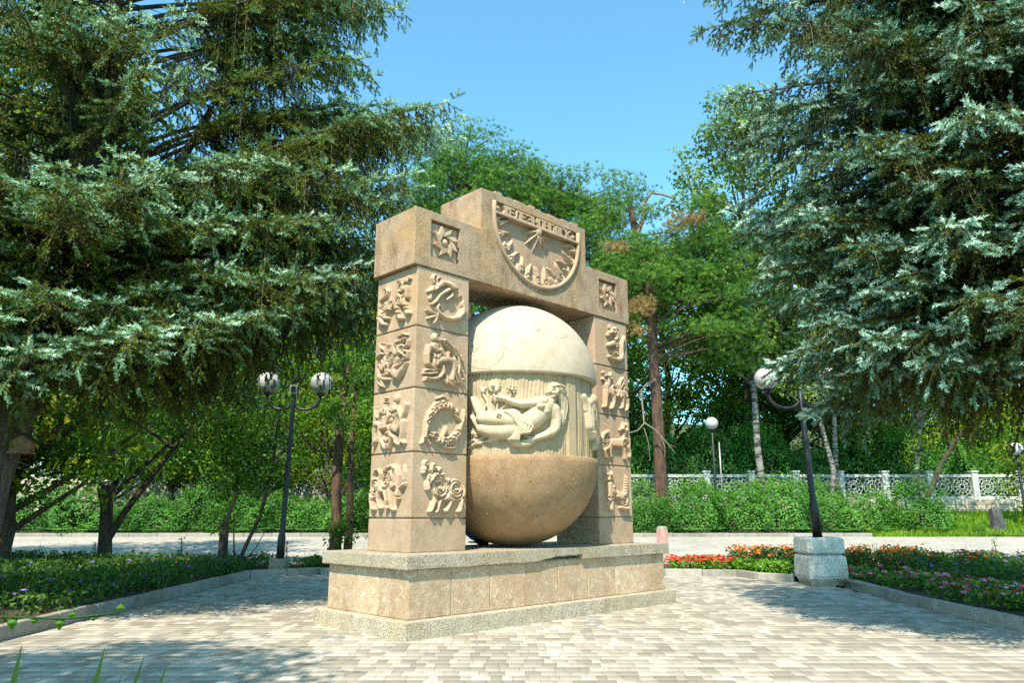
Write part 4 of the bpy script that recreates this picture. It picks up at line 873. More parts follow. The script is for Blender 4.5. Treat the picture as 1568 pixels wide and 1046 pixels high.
# ------------------------------------------------------------------ small things
o = empty('bollard', (3.62, 18.6, float(terr(0, 18.6)))); tag(o, 'short pink granite bollard with pale rounded top beside the path', 'bollard')
octo([(0.15, 0), (0.13, 0.80)], 'shaft', M['pink'], o, 0.2); octo([(0.13, 0.80), (0.12, 0.85), (0.08, 0.875), (0, 0.88)], 'top', M['kerb'], o, 0.2)
b = MB(); b.lathe([(0.24, 0), (0.25, 0.2), (0.24, 0.55), (0.21, 0.80), (0.0, 0.88)], 7, smooth=False)
rs = random.Random(4)
for v in b.bm.verts: v.co += Vector((rs.uniform(-.04, .04), rs.uniform(-.04, .04), rs.uniform(-.03, .03)))
tag(b.build('stone_marker', M['darkstone'], None, (17.6, 27.9, float(terr(0, 27.9))-0.05)), 'dark upright stone standing in the sunny lawn', 'stone')
pts = []
for k in range(40):
    t = k/39; x = 16.2+t*5.5; yy = 27.4-t*4.2; pts.append((x, yy, float(terr(x, yy))+0.03+0.16*math.sin(t*math.pi*0.9)**2*(1-t)))
tag(MB().tube(pts, 0.022, 6).build('garden_hose', M['hose']), 'dark garden hose trailing from the lawn onto the path', 'hose')
# bird feeder hanging on the trunk at the left edge
f = empty('bird_feeder', (-6.13, 9.42, 2.07), 0.25); tag(f, 'wooden bird house with pitched roof fixed to the leaning trunk', 'bird feeder')
MB().box(-0.13, 0.13, -0.11, 0.11, -0.125, -0.105, 0.003).build('floor_board', M['wood'], f)
MB().prism([(-0.11, -0.105), (0.11, -0.105), (0.11, 0.03), (0.0, 0.105), (-0.11, 0.03)], -0.09, 0.09).build('house_body', M['wood'], f)
for s in (-1, 1):
    a = math.atan2(0.075, 0.11)*s
    Mx = Matrix.Translation((s*0.065, 0, 0.078)) @ Matrix.Rotation(a, 4, 'Y')
    MB().box(-0.088, 0.088, -0.125, 0.125, -0.006, 0.010, 0.002, Mx).build('roof_board', M['roofing'], f)

# ------------------------------------------------------------------ retaining wall and lattice fence
def fbase(x): return 1.80 + max(0.0, (-x-4)*0.055)
FY = 32.4
wall = empty('retaining_wall', (0, FY, 0)); tag(wall, 'low retaining wall of pale limestone blocks under the white fence', 'wall')
rw = random.Random(3)
wm = [MB().box(-w/2+.006, w/2-.006, -0.16, 0.16, 0, 0.21, 0.02).mesh('stone_block') for w in (0.5, 0.75, 1.0)]
for m_ in wm: m_.materials.append(M['wallstone'])
nblk = 0
for c in range(4):
    x = -24+rw.uniform(0, .5)
    while x < 26:
        k = rw.randrange(3); w = (0.5, 0.75, 1.0)[k]; top = fbase(x)
        zz = top-0.22*(c+1)
        vis = x > 12 or x < -14
        if zz > 1.0 and nblk < 290 and vis:
            add_mesh('stone_block', wm[k], None, wall, (x+w/2, rw.uniform(-.012, .012), zz)); nblk += 1
        x += w
b = MB(); b.prism([(-24, 0.6), (26, 0.6), (26, fbase(26)-0.01), (-4, fbase(-4)-0.01), (-24, fbase(-24)-0.01)], -0.10, 0.30); b.build('wall_core', M['wallstone'], wall)
fen = empty('lattice_fence', (0, FY, 0)); tag(fen, 'white concrete fence with round lattice panels between square posts', 'fence')
PW = 1.9
pmh = MB().box(-0.13, 0.13, -0.13, 0.13, -0.1, 1.12, 0.015).box(-0.16, 0.16, -0.16, 0.16, 1.12, 1.19, 0.012).mesh('fence_post'); pmh.materials.append(M['fence'])
fr = MB(); fr.box(-PW/2+.13, PW/2-.13, -.055, .055, 0.0, 0.12, 0.008).box(-PW/2+.13, PW/2-.13, -.055, .055, 0.92, 1.04, 0.008)
frm = fr.mesh('panel_frame'); frm.materials.append(M['fence'])
ts = TubeSet()
for cx in (-0.41, 0.41):
    for rr in (0.385, 0.25, 0.10):
        ts.add([(cx+rr*math.cos(a), 0, 0.52+rr*math.sin(a)) for a in np.linspace(0, 2*np.pi, 21)], 0.021, 5)
    for k in range(12):
        a = k*math.pi/6; ts.add([(cx+0.10*math.cos(a), 0, 0.52+0.10*math.sin(a)), (cx+0.385*math.cos(a), 0, 0.52+0.385*math.sin(a))], 0.018, 5)
    for sx_ in (-1, 1):
        for sz in (-1, 1): ts.add([(cx+sx_*.27, 0, .52+sz*.27), (cx+sx_*.40, 0, .52+sz*.40)], 0.02, 5)
lat = ts.mesh('rosette_lattice'); lat.materials.append(M['fence'])
x = -24
while x < 25:
    z = fbase(x); add_mesh('fence_post', pmh, None, fen, (x, 0, z))
    p = add_mesh('panel_frame', frm, None, fen, (x+PW/2, 0, (fbase(x)+fbase(x+PW))/2), (0, math.atan2(fbase(x)-fbase(x+PW), PW), 0))
    add_mesh('rosette_lattice', lat, None, p)
    x += PW

# ------------------------------------------------------------------ the person resting behind the left pillar
def skin_mesh(verts, edges, radii, mat, name, parent, levels=2, root=0):
    me = bpy.data.meshes.new(name); me.from_pydata(verts, edges, [])
    o = add_mesh(name, me, mat, parent)
    o.modifiers.new('skin', 'SKIN'); sv = me.skin_vertices[0].data
    for k, r_ in enumerate(radii): sv[k].radius = (r_, r_) if np.isscalar(r_) else r_
    sv[root].use_root = True
    s = o.modifiers.new('sub', 'SUBSURF'); s.levels = levels; s.render_levels = levels
    return o
def lw(X, Y, Z): return (MLOC[0]+X*math.cos(YAW)-Y*math.sin(YAW), MLOC[1]+X*math.sin(YAW)+Y*math.cos(YAW), Z)
per = empty('person', lw(1.35, 1.47, ZT), YAW); tag(per, 'person in blue jeans sitting on the plinth behind the pillar with a foot showing', 'person')
# own axes: x along the plinth towards the globe, y away from the front, z up from the cap
skin_mesh([(0, 0, .12), (-.03, 0, .28), (-.06, 0, .45), (-.07, 0, .58), (-.07, 0, .66), (-.05, 0, .74), (-.07, -.18, .55), (.04, -.23, .34), (.24, -.17, .32), (-.07, .18, .55), (.02, .24, .33), (.22, .19, .28), (-.045, 0, .84)],
          [(0, 1), (1, 2), (2, 3), (3, 4), (4, 5), (5, 12), (3, 6), (6, 7), (7, 8), (3, 9), (9, 10), (10, 11)],
          [(.16, .11), (.14, .10), (.16, .11), (.13, .09), .055, .085, .055, .042, .03, .055, .042, .03, .085], M['skin'], 'body', per)
skin_mesh([(0, 0, .14), (-.03, 0, .28), (-.06, 0, .45), (-.07, 0, .585), (-.07, -.19, .55), (.02, -.225, .39), (-.07, .19, .55), (.0, .235, .39)],
          [(0, 1), (1, 2), (2, 3), (3, 4), (4, 5), (3, 6), (6, 7)], [(.175, .125), (.155, .115), (.175, .12), (.12, .09), .07, .058, .07, .058], M['shirt'], 'shirt', per)
jl = [(0, 0, .12), (.06, -.10, .13), (.42, -.12, .36), (.80, -.10, .09), (.06, .10, .13), (.46, .10, .40), (.86, .05, .135)]
skin_mesh(jl, [(0, 1), (1, 2), (2, 3), (0, 4), (4, 5), (5, 6)], [(.17, .125), .10, .072, .058, .10, .072, .055], M['jeans'], 'jeans', per)
for (ax, ay, az, ex) in ((.80, -.10, .075, .26), (.87, .05, .115, .24)):
    skin_mesh([(ax-.02, ay, az+.02), (ax+.03, ay, az-.02), (ax+.12, ay, az-.035), (ax+ex-.04, ay, az-.045+(.03 if ay > 0 else 0))], [(0, 1), (1, 2), (2, 3)], [.042, .045, .042, .034], M['shoe'] if ay < 0 else M['skin'], 'shoe' if ay < 0 else 'foot', per)
    MB().box(ax-.04, ax+ex, ay-.045, ay+.045, az-.085, az-.065, .008).build('shoe_sole', M['shoe'], per)
for hy, hx, hz in ((-.17, .24, .32), (.19, .22, .28)):
    hv = [(hx, hy, hz), (hx+.05, hy, hz-.005), (hx+.08, hy, hz-.01)]; he = [(0, 1), (1, 2)]; hr = [.026, (.04, .018), (.038, .016)]
    for k in range(4):
        y0 = hy-.028+.0187*k; L = (.060, .072, .068, .052)[k]; n0 = len(hv)
        hv += [(hx+.088, y0, hz-.01), (hx+.088+L*.5, y0, hz-.02), (hx+.088+L*.85, y0, hz-.045)]; he += [(2, n0), (n0, n0+1), (n0+1, n0+2)]; hr += [.0095, .0085, .007]
    n0 = len(hv); s = 1 if hy < 0 else -1
    hv += [(hx+.03, hy+s*.035, hz-.005), (hx+.06, hy+s*.055, hz-.015)]; he += [(1, n0), (n0, n0+1)]; hr += [.012, .009]
    skin_mesh(hv, he, hr, M['skin'], 'hand', per, 1)
hd = MB(); hd.sphere((-.05, 0, .80), .105, 20, (.92, .78, 1.18)); hd.sphere((.052, 0, .795), .022, 10, (1, .7, 1.2)); hd.sphere((-.06, -.085, .80), .025, 8, (.8, .5, 1.3)); hd.sphere((-.06, .085, .80), .025, 8, (.8, .5, 1.3))
hd.build('head', M['skin'], per)
ev = MB()
for s in (-1, 1): ev.sphere((.036, s*.034, .815), .013, 8)
ev.build('eye', M['shoe'], per)
MB().sphere((-.073, 0, .835), .115, 18, (.95, .88, 1.0)).build('hair', M['hair'], per)
MB().box(.034, .046, -.022, .022, .741, .748, .003).build('mouth', M['pink'], per)
# ------------------------------------------------------------------ foliage builders
def brush(P, D, L, tint, k, nl, nw, rg, fwd=0.75, up=0.0):
    """needles set round each twig: one slim triangle a needle"""
    n = len(P); P = P[:, None]; D = unit(D)[:, None]; L = L[:, None, None]
    t = (np.arange(k)+rg.random((n, k)))/k; t = t[..., None]
    ref = np.where(np.abs(D[..., 2:]) < 0.9, [[[0, 0, 1.0]]], [[[1.0, 0, 0]]])
    A = unit(np.cross(D, ref)); B = np.cross(D, A)
    ph = rg.random((n, k))[..., None]*2*np.pi
    rad = A*np.cos(ph)+B*np.sin(ph)
    nd = unit(D*fwd+rad*(1-0.45*t**3)+np.array([0, 0, up]))
    side = unit(np.cross(nd, rg.normal(size=(n, k, 3))))
    ln = nl*(0.75+0.5*rg.random((n, k, 1)))
    base = P+D*L*t
    V = np.stack([base-side*nw/2, base+side*nw/2, base+nd*ln], 2).reshape(-1, 3)
    F = np.arange(n*k*3).reshape(-1, 3)
    T = np.repeat(np.broadcast_to(tint[:, None], (n, k)).reshape(-1)+rg.normal(0, 0.04, n*k), 3)
    return V, F, T
def leaves(P, N, size, tint, rg, asp=0.62):
    """one four-cornered leaf at each point, creased along the middle"""
    n = len(P); N = unit(N+rg.normal(0, 0.55, (n, 3)))
    a = unit(np.cross(N, rg.normal(size=(n, 3)))); c = np.cross(N, a)
    s = (size*(0.65+0.7*rg.random(n)))[:, None]
    V = np.stack([P-a*s*0.5, P-c*s*asp*0.5+N*s*0.10, P+a*s*0.55-N*s*0.05, P+c*s*asp*0.5+N*s*0.10], 1).reshape(-1, 3)
    q = np.arange(n)[:, None]*4
    F = np.concatenate([q+np.array([[0, 1, 2]]), q+np.array([[0, 2, 3]])])
    return V, F, np.repeat(tint, 4)
def join(parts):
    V, F, T, n = [], [], [], 0
    for v, f, t in parts: V.append(v); F.append(f+n); T.append(t); n += len(v)
    return np.concatenate(V), np.concatenate(F), np.concatenate(T)
def crown_obj(name, parts, mat, parent, kind='stuff'):
    V, F, T = join(parts)
    return tag(add_mesh(name, fast_mesh(name, V, F, T), mat, parent), kind=kind)

# ------------------------------------------------------------------ spruces
def spruce(loc, trunk, boughs, label, seed, mat, bark, group=None, k=26, nl=0.039, nw=0.0165, stubs=30, twins=(), dens=.075):
    rg = np.random.default_rng(seed); rr = random.Random(seed)
    root = empty('spruce_tree', loc); tag(root, label, 'spruce', group)
    tr = TubeSet(); tp = np.array([p[:3] for p in trunk], float); tr.add(tp, [p[3] for p in trunk], 14)
    def on_trunk(z): return np.array([np.interp(z, tp[:, 2], tp[:, 0]), np.interp(z, tp[:, 2], tp[:, 1]), z])
    limbs = TubeSet(); TP, TD, TL, TT = [], [], [], []
    for bg_ in boughs:
        z0, azd, L, e0, dr, up, hang = bg_[:7]; bare = bg_[7] if len(bg_) > 7 else .10
        az = math.radians(azd); h = np.array([math.cos(az), math.sin(az), 0.0]); S = on_trunk(z0)
        m = 26; t = np.linspace(0, 1, m)[:, None]; sw = rr.uniform(-.10, .10)
        path_ = S+h*L*t+np.array([-h[1], h[0], 0])*L*sw*t*t+np.array([0, 0, 1.0])*L*(e0*t-dr*t*t+up*t**4)+rg.normal(0, .012*L**.5, (m, 3))*t
        limbs.add(path_[::2], np.linspace(0.010+0.0070*L, 0.005, 13), 6)
        tang = unit(np.gradient(path_, axis=0)); arc = L*1.03
        nb = int(arc/dens)
        for q in range(nb):
            tt = bare+(1-bare)*(q+rr.random())/nb
            f = tt*(m-1); i = min(int(f), m-2); p = path_[i]*(1-f+i)+path_[i+1]*(f-i); d = tang[i]
            if tt < 0.28 and rr.random() < 0.6: continue
            side = np.array([-d[1], d[0], 0.0]); side = side/(np.linalg.norm(side)+1e-9)*(1 if q % 2 else -1)
            bl = (0.24*L*(1-tt)**0.75+0.16)*rr.uniform(0.65, 1.15); bl = min(bl, 0.85)
            hz = hang*rr.uniform(0.3, 1.3)
            if rr.random() < 0.22: hz = hang*2.2+0.5
            bd = unit(side*0.85+d*0.62+np.array([0, 0, -hz+0.08]))
            ns = 5; u = np.linspace(0, 1, ns)[:, None]
            bp = p+bd*bl*u+np.array([0, 0, -1.0])*bl*hz*0.45*u*u+np.array([0, 0, .16])*bl*u**4
            if bl > 0.22: limbs.add(bp[[0, 2, 4]], [0.007, 0.005, 0.003], 4)
            nt_ = max(2, int(bl/0.052)); uu = (np.arange(nt_)+0.6)/nt_
            bx = np.stack([np.interp(uu, u[:, 0], bp[:, c]) for c in range(3)], -1)
            bt = unit(np.gradient(bp, axis=0)); bt = np.stack([np.interp(uu, u[:, 0], bt[:, c]) for c in range(3)], -1)
            sd = unit(np.cross(bt, [0, 0, 1.0])); sg = np.where(np.arange(nt_) % 2, 1.0, -1.0)[:, None]
            td = unit(bt*0.75+sd*sg*0.62+np.array([0, 0, 1.0])*(rg.normal(0.04, 0.20, (nt_, 1))-0.30*hz))
            TP.append(bx); TD.append(td); TL.append(rg.uniform(0.085, 0.165, nt_))
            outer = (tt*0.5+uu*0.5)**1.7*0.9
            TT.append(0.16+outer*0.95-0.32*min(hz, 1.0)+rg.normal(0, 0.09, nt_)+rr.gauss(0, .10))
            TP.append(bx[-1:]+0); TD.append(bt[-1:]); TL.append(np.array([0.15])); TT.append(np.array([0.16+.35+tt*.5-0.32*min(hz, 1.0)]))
        # leading shoots along the outer part of the bough
        for q in range(int(arc/0.09)):
            tt = max(.35, bare)+(1-max(.35, bare))*rr.random(); i = int(tt*(m-1)); d = tang[i]
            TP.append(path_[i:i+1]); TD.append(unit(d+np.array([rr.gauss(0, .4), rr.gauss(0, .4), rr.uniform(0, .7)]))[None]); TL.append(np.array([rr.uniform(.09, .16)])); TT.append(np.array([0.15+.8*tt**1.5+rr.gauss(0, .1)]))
    for q in range(stubs):
        z0 = rr.uniform(tp[0, 2]+1.2, tp[-1, 2]); az = rr.uniform(0, 6.28); S = on_trunk(z0); L = rr.uniform(.3, 1.1)
        e = S+np.array([math.cos(az)*L, math.sin(az)*L, rr.uniform(-.3, .3)*L]); limbs.add([S, (S+e)/2+rg.normal(0, .04, 3), e], [0.014, .01, .004], 5)
    add_mesh('trunk', tr.mesh('trunk'), M[bark], root)
    add_mesh('branches', limbs.mesh('branches'), M[bark], root)
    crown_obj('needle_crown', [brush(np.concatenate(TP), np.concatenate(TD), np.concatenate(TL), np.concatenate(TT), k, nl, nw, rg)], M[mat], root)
    # boughs of the whorls in between: the same shapes turned round the trunk
    for (dz, rot, ax) in twins:
        for nm in ('branches', 'needle_crown'):
            src = [c for c in root.children if c.name.split('.')[0] == nm][0]
            o = src.copy(); COL.objects.link(o); o.parent = root
            if nm == 'needle_crown': o['kind'] = 'stuff'
            c, s_ = math.cos(rot), math.sin(rot)
            o.rotation_euler = (0, 0, rot); o.location = (ax[0]-c*ax[0]+s_*ax[1], ax[1]-s_*ax[0]-c*ax[1], dz)
    return root
rb = random.Random(21)
# right-hand blue spruce
bo = [(8.6, 175, 4.3, .32, .22, .0, .6), (8.0, 195, 4.0, .2, .28, .05, .5), (7.1, 180, 4.2, .2, .30, .05, .6), (6.5, 188, 4.1, .15, .25, .05, .6), (6.3, 165, 4.0, .05, .2, .03, .7),
      (5.6, 178, 3.9, .1, .26, .06, .55), (5.2, 195, 3.7, .05, .2, .05, .5), (4.9, 172, 3.8, .0, .16, .04, .6), (4.4, 183, 3.6, .02, .20, .05, .6), (4.1, 205, 3.4, .0, .16, .05, .5),
      (3.85, 172, 3.3, .02, .20, .05, .45), (3.7, 179, 3.62, .0, .20, .05, .5), (3.5, 196, 3.0, -.03, .20, .06, .6), (3.4, 214, 3.0, -.05, .16, .05, .5), (3.3, 160, 3.2, -.05, .2, .05, .7), (3.1, 228, 2.8, -.05, .14, .06, .5)]
for q in range(40):
    z0 = 3.0+q*0.24; az = rb.choice([rb.uniform(130, 240), rb.uniform(170, 290), rb.uniform(200, 280)])
    bo.append((z0, az, max(1.4, 3.9-0.16*max(0, z0-5))*rb.uniform(.65, 1.0), rb.uniform(-.05, .25), rb.uniform(.15, .3), .05, rb.uniform(.35, .9)))
for q in range(10): bo.append((3.2+q*0.9, rb.uniform(-60, 90), 3.0*rb.uniform(.7, 1), .1, .2, .05, .5))
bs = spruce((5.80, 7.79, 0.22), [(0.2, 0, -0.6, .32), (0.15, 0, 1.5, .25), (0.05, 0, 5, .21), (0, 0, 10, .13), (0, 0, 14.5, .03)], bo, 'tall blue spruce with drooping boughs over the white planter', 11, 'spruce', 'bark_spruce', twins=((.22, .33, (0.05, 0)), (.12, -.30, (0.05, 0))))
bs.scale = (.82, .82, .82)
# left spruce, more open and greener, on a leaning trunk
bo = [(5.7, 2, 4.3, .78, .42, .0, .7), (5.0, 0, 5.25, .60, .22, .0, .75), (8.2, 0, 4.4, .40, .20, .0, .7), (4.6, -4, 4.8, .45, .20, .0, .8), (4.2, 3, 4.4, .25, .17, .04, .7), (4.1, 4, 4.0, .2, .2, .05, .6), (3.9, -14, 4.0, .14, .16, .05, .5),
      (7.4, 5, 3.2, .75, .45, .0, .7), (3.7, 20, 3.0, .12, .16, .06, .5), (3.2, -35, 3.4, .05, .14, .06, .4), (4.6, -38, 3.3, .1, .16, .06, .4), (4.9, -60, 2.9, .1, .16, .06, .4), (5.5, -25, 3.2, .15, .2, .06, .45),
      (3.4, -70, 2.8, .0, .12, .06, .4), (4.0, -100, 2.6, .05, .14, .06, .4), (3.1, -120, 2.6, .0, .14, .06, .45), (9.4, -10, 3.4, .35, .2, .0, .6), (10.2, 12, 2.6, .3, .2, .0, .6)]
bo += [(3.9, -8, 4.3, .2, .18, .04, .8), (4.4, 14, 4.3, .28, .2, .03, .8), (5.2, -12, 4.2, .35, .25, .0, .9), (3.5, -22, 3.6, .1, .14, .05, .5), (2.9, -55, 2.8, .05, .12, .05, .4), (2.8, -90, 2.4, .05, .12, .05, .4)]
bo += [(4.5, 2, 4.4, .12, .12, .04, .9), (4.9, 6, 4.5, .16, .14, .03, .9), (5.3, -4, 4.6, .22, .2, .0, 1.0), (4.3, -10, 4.3, .12, .12, .04, .8), (5.0, 14, 4.2, .2, .18, .0, .9), (4.7, -16, 4.1, .15, .14, .03, .7), (3.6, -48, 2.7, .05, .12, .05, .4), (3.3, -110, 2.3, .05, .12, .05, .4)]
rb = random.Random(33)
bo += [(6.0, 4, 4.2, .75, .44, .0, .9, .3), (6.3, -6, 4.0, .8, .45, .0, .9, .32), (5.4, 6, 4.8, .62, .28, .0, .95, .3), (5.2, -3, 5.0, .56, .24, .0, .95, .25), (8.6, 6, 4.2, .42, .2, .0, .8, .34), (8.0, -8, 4.0, .45, .22, .0, .8, .34), (9.0, 2, 3.9, .4, .2, .0, .8, .34), (7.7, 12, 3.6, .6, .35, .0, .8, .36)]
bo += [(4.0, 12, 4.0, .10, .12, .03, 1.3), (4.1, 22, 3.9, .10, .12, .03, 1.3), (4.2, 17, 4.5, .12, .14, .02, 1.4), (4.4, 8, 4.7, .14, .16, .02, 1.3)]
for q in range(54):
    z0 = 2.9+rb.random()*2.7 if q < 30 else 5.7+(q-30)*.24; az = rb.uniform(-150, 45) if q < 30 else rb.uniform(-170, -55)
    bo.append((z0, az, max(1.3, 3.4-0.15*max(0, z0-5))*rb.uniform(.6, 1.0), rb.uniform(.0, .35), rb.uniform(.15, .3), .04, rb.uniform(.4, .9)))
for q in range(9): bo.append((3.4+q*0.9, rb.uniform(90, 200), 2.6*rb.uniform(.7, 1), .1, .2, .05, .5))
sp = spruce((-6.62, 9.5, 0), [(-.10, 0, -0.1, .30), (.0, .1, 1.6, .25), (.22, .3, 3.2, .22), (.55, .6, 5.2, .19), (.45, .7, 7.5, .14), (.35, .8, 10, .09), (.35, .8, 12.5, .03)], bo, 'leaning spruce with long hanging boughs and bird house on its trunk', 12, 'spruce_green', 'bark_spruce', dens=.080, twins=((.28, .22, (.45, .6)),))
t2 = TubeSet(); t2.add([(.55, .6, 5.1), (.25, .5, 6.2), (.0, .4, 7.6), (-.25, .3, 9.4), (-.35, .2, 11)], [.14, .12, .10, .07, .03], 10)
t2.add([(.55, .6, 5.0), (1.1, .6, 5.35), (1.7, .7, 6.3), (2.1, .7, 7.2)], [.11, .095, .07, .05], 9)
t2.add([(.5, .55, 4.6), (1.6, .2, 4.45), (3.0, -.2, 4.35)], [.07, .05, .025], 7); t2.add([(.5, .55, 4.4), (1.5, .0, 4.3), (2.8, -.5, 4.35)], [.06, .05, .03], 7)
add_mesh('second_stem', t2.mesh('second_stem'), M['bark_spruce'], sp)

# ------------------------------------------------------------------ broadleaf trees, pines, birches
def limb_tree(rr, H, base, R0, nclump, lean=0.0, shape=1.0, thick=.016):
    """trunk and limb lines plus the middles of the leaf clumps"""
    ts = TubeSet(); tr = TubeSet()
    top = np.array([lean*H, rr.uniform(-.03, .03)*H, H*0.86])
    pts = [np.array([0, 0, -0.15])]
    for q in range(1, 7):
        f = q/6; pts.append(top*f+np.array([rr.gauss(0, .012)*H, rr.gauss(0, .012)*H, 0])*(1 if q < 6 else 0))
    r0 = thick*H+0.03; tr.add(pts, np.linspace(r0, r0*0.22, 7), 9); P = np.array(pts)
    cl = []
    for q in range(nclump):
        f = rr.random(); z = base+(H-base)*(0.04+0.92*f)
        rad = R0*math.sin(math.pi*min(1, max(0, 0.14+0.80*f)))**0.7*shape*rr.uniform(.35, 1.05); az = rr.uniform(0, 6.283)
        c = np.array([lean*z+rad*math.cos(az), rad*math.sin(az), z]); cl.append(c)
        if q % 2 == 0:
            zs = max(base*0.6, z-rad*0.8); zs = min(zs, H*.8); s = np.array([np.interp(zs, P[:, 2], P[:, 0]), np.interp(zs, P[:, 2], P[:, 1]), zs])
            ts.add([s, s*0.45+c*0.55+np.array([0, 0, -.05*rad]), c], [0.10*r0+.02*rad, .012*rad+.012, .012], 5)
    return tr, ts, np.array(cl)
def leaf_cloud(cl, rg, per, cr, size, asp=0.62, flat=0.75):
    n = len(cl)*per; c = np.repeat(cl, per, 0)
    d = unit(rg.normal(size=(n, 3))); rr_ = cr*np.repeat(rg.uniform(.6, 1.25, len(cl)), per)[:, None]*rg.random((n, 1))**0.4
    P = c+d*rr_*np.array([1, 1, flat])
    tint = np.clip(np.repeat(rg.normal(.42, .15, len(cl)), per)+rg.normal(0, .16, n)+0.1*d[:, 2], 0, 1)
    return leaves(P, d+np.array([0, 0, .6]), size, tint, rg, asp)
def broadleaf_mesh(seed, H, base, R0, nclump, per, cr, size, lean=0.0, asp=0.62, thick=.016):
    rr = random.Random(seed); rg = np.random.default_rng(seed)
    tr, ts, cl = limb_tree(rr, H, base, R0, nclump, lean, 1.0, thick)
    V, F, T = leaf_cloud(cl, rg, per, cr, size, asp)
    return tr.mesh('trunk'), ts.mesh('limbs'), fast_mesh('leaf_crown', V, F, T)
def tree_from(meshes, name, label, cat, loc, s, rz, bark, leafm, group=None, sz=1.0):
    root = empty(name, loc, rz); root.scale = (s, s, s*sz); tag(root, label, cat, group)
    for nm, me, mt in (('trunk', meshes[0], bark), ('limbs', meshes[1], bark), ('leaf_crown', meshes[2], leafm)):
        o = bpy.data.objects.new(nm, me); put(o, root)
        if len(me.materials) == 0: me.materials.append(None)
        o.material_slots[0].link = 'OBJECT'; o.material_slots[0].material = M[mt]
        if nm == 'leaf_crown': o['kind'] = 'stuff'
    return root
BL = [broadleaf_mesh(41, 12, 1.2, 3.6, 150, 90, 0.85, 0.17), broadleaf_mesh(42, 12, 0.8, 3.2, 150, 90, 0.8, 0.15), broadleaf_mesh(43, 12, 2.2, 4.0, 150, 95, 0.9, 0.19), broadleaf_mesh(44, 12, 0.5, 2.6, 130, 95, 0.7, 0.16)]
# ------------------------------------------------------------------ pines behind the monument
def pine(loc, trunk, pads, label, seed, tufts=70, dead=(), bare=(), H=14):
    rg = np.random.default_rng(seed); rr = random.Random(seed)
    root = empty('pine_tree', loc); tag(root, label, 'pine', 'pines behind the monument')
    tr = TubeSet(); tr.add([p[:3] for p in trunk], [p[3] for p in trunk], 12); tp = np.array([p[:3] for p in trunk])
    lb = TubeSet(); TP, TD = [], []
    def pad(c, rad, n):
        d = unit(rg.normal(size=(n, 3))); P = c+d*rad*rg.random((n, 1))**0.45*np.array([1, 1, .6])
        TP.append(P); TD.append(unit(d*0.7+np.array([0, 0, 0.75])+rg.normal(0, .25, (n, 3))))
    for (x, z) in pads:
        for rep in range(5):
            yy = rr.uniform(-1.9, 1.9); c = np.array([x+rr.gauss(0, .5), yy, z+rr.gauss(0, .42)]); pad(c, rr.uniform(.6, 1.0), tufts)
            if rep > 2: continue
            zs = min(z-rr.uniform(.2, 1.0), tp[-1, 2]); s = np.array([np.interp(zs, tp[:, 2], tp[:, 0]), np.interp(zs, tp[:, 2], tp[:, 1]), zs])
            mid = s*.5+c*.5+np.array([0, 0, .15]); lb.add([s, mid, c], [.05, .035, .012], 5)
    add_mesh('trunk', tr.mesh('trunk'), M['bark_pine'], root); add_mesh('branches', lb.mesh('branches'), M['bark_pine'], root)
    P = np.concatenate(TP); D = np.concatenate(TD); n = len(P)
    crown_obj('needle_crown', [brush(P, D, np.full(n, .07), np.clip(rg.normal(.52, .2, n)+.12*D[:, 2], 0, 1), 22, .165, .013, rg, .5)], M['pine'], root)
    src = [c for c in root.children if c.name.split('.')[0] == 'needle_crown'][0]
    o = src.copy(); COL.objects.link(o); o.parent = root; o['kind'] = 'stuff'; o.scale = (1, -1, 1); o.location = (.3, .1, -.28)
    if dead:
        TP.clear(); TD.clear()
        for (x, z) in dead:
            for _ in range(2): pad(np.array([x+rr.gauss(0, .2), -1.6+rr.gauss(0, .3), z+rr.gauss(0, .2)]), .55, 60)
        P = np.concatenate(TP); D = np.concatenate(TD); D[:, 2] -= 1.2; n = len(P)
        crown_obj('dead_needles', [brush(P, D, np.full(n, .08), rg.random(n), 16, .15, .014, rg, .7)], M['pine_brown'], root)
    for line, r0 in bare:
        if 'db' not in locals(): db = TubeSet()
        db.add(line, np.linspace(r0, r0*.35, len(line)), 6)
    if bare: add_mesh('dead_branch', db.mesh('dead_branch'), M['twig'], root)
    return root
zt = float(terr(0, 30.3))
P1 = [(0.95, 10.11), (2.65, 10.7), (4.0, 10.11), (-1.25, 10.55), (1.2, 12.0), (2.0, 11.5), (2.53, 8.67), (3.57, 7.82), (-1.9, 9.4), (1.9, 7.4), (3.24, 7.0), (0.44, 10.99), (1.75, 9.53), (-.3, 9.6), (0.6, 8.9), (3.4, 9.3)]
pine((6.15, 30.3, zt), [(-.2, 0, -.2, .28), (-.22, 0, 3.7, .23), (-.3, 0, 6.7, .21), (-.28, 0, 9.1, .20), (-.55, 0, 10.7, .19), (-.85, 0, 12.2, .16), (-1.06, 0, 13.4, .10)], P1,
     'broken-topped pine with a bare trunk rising beside the right pillar', 51, 62, dead=[(-1.93, 11.14), (-1.05, 8.39), (-1.2, 7.8), (0.7, 11.9), (1.3, 11.8)],
     bare=[([(-.3, -.2, 5.5), (-.7, -.4, 5.3), (-.96, -.5, 5.0), (-.9, -.5, 4.2), (-.88, -.55, 3.69), (-1.15, -.6, 3.4), (-1.5, -.6, 3.3)], .055), ([(-.88, -.55, 3.7), (-.5, -.6, 3.45), (-.1, -.6, 3.0), (.29, -.6, 2.5)], .04), ([(-.25, -.6, 3.17), (-.1, -.6, 2.7), (-.15, -.55, 2.3)], .02), ([(-.9, -.55, 3.5), (-.75, -.6, 2.9), (-.72, -.6, 2.2)], .02), ([(.0, -.6, 2.85), (.3, -.6, 2.75)], .018),
           ([(-.75, -.1, 11.9), (-.5, -.2, 12.6), (-.45, -.2, 13.3), (-.1, -.2, 13.75), (.4, -.3, 13.6), (.9, -.3, 13.4)], .11)])
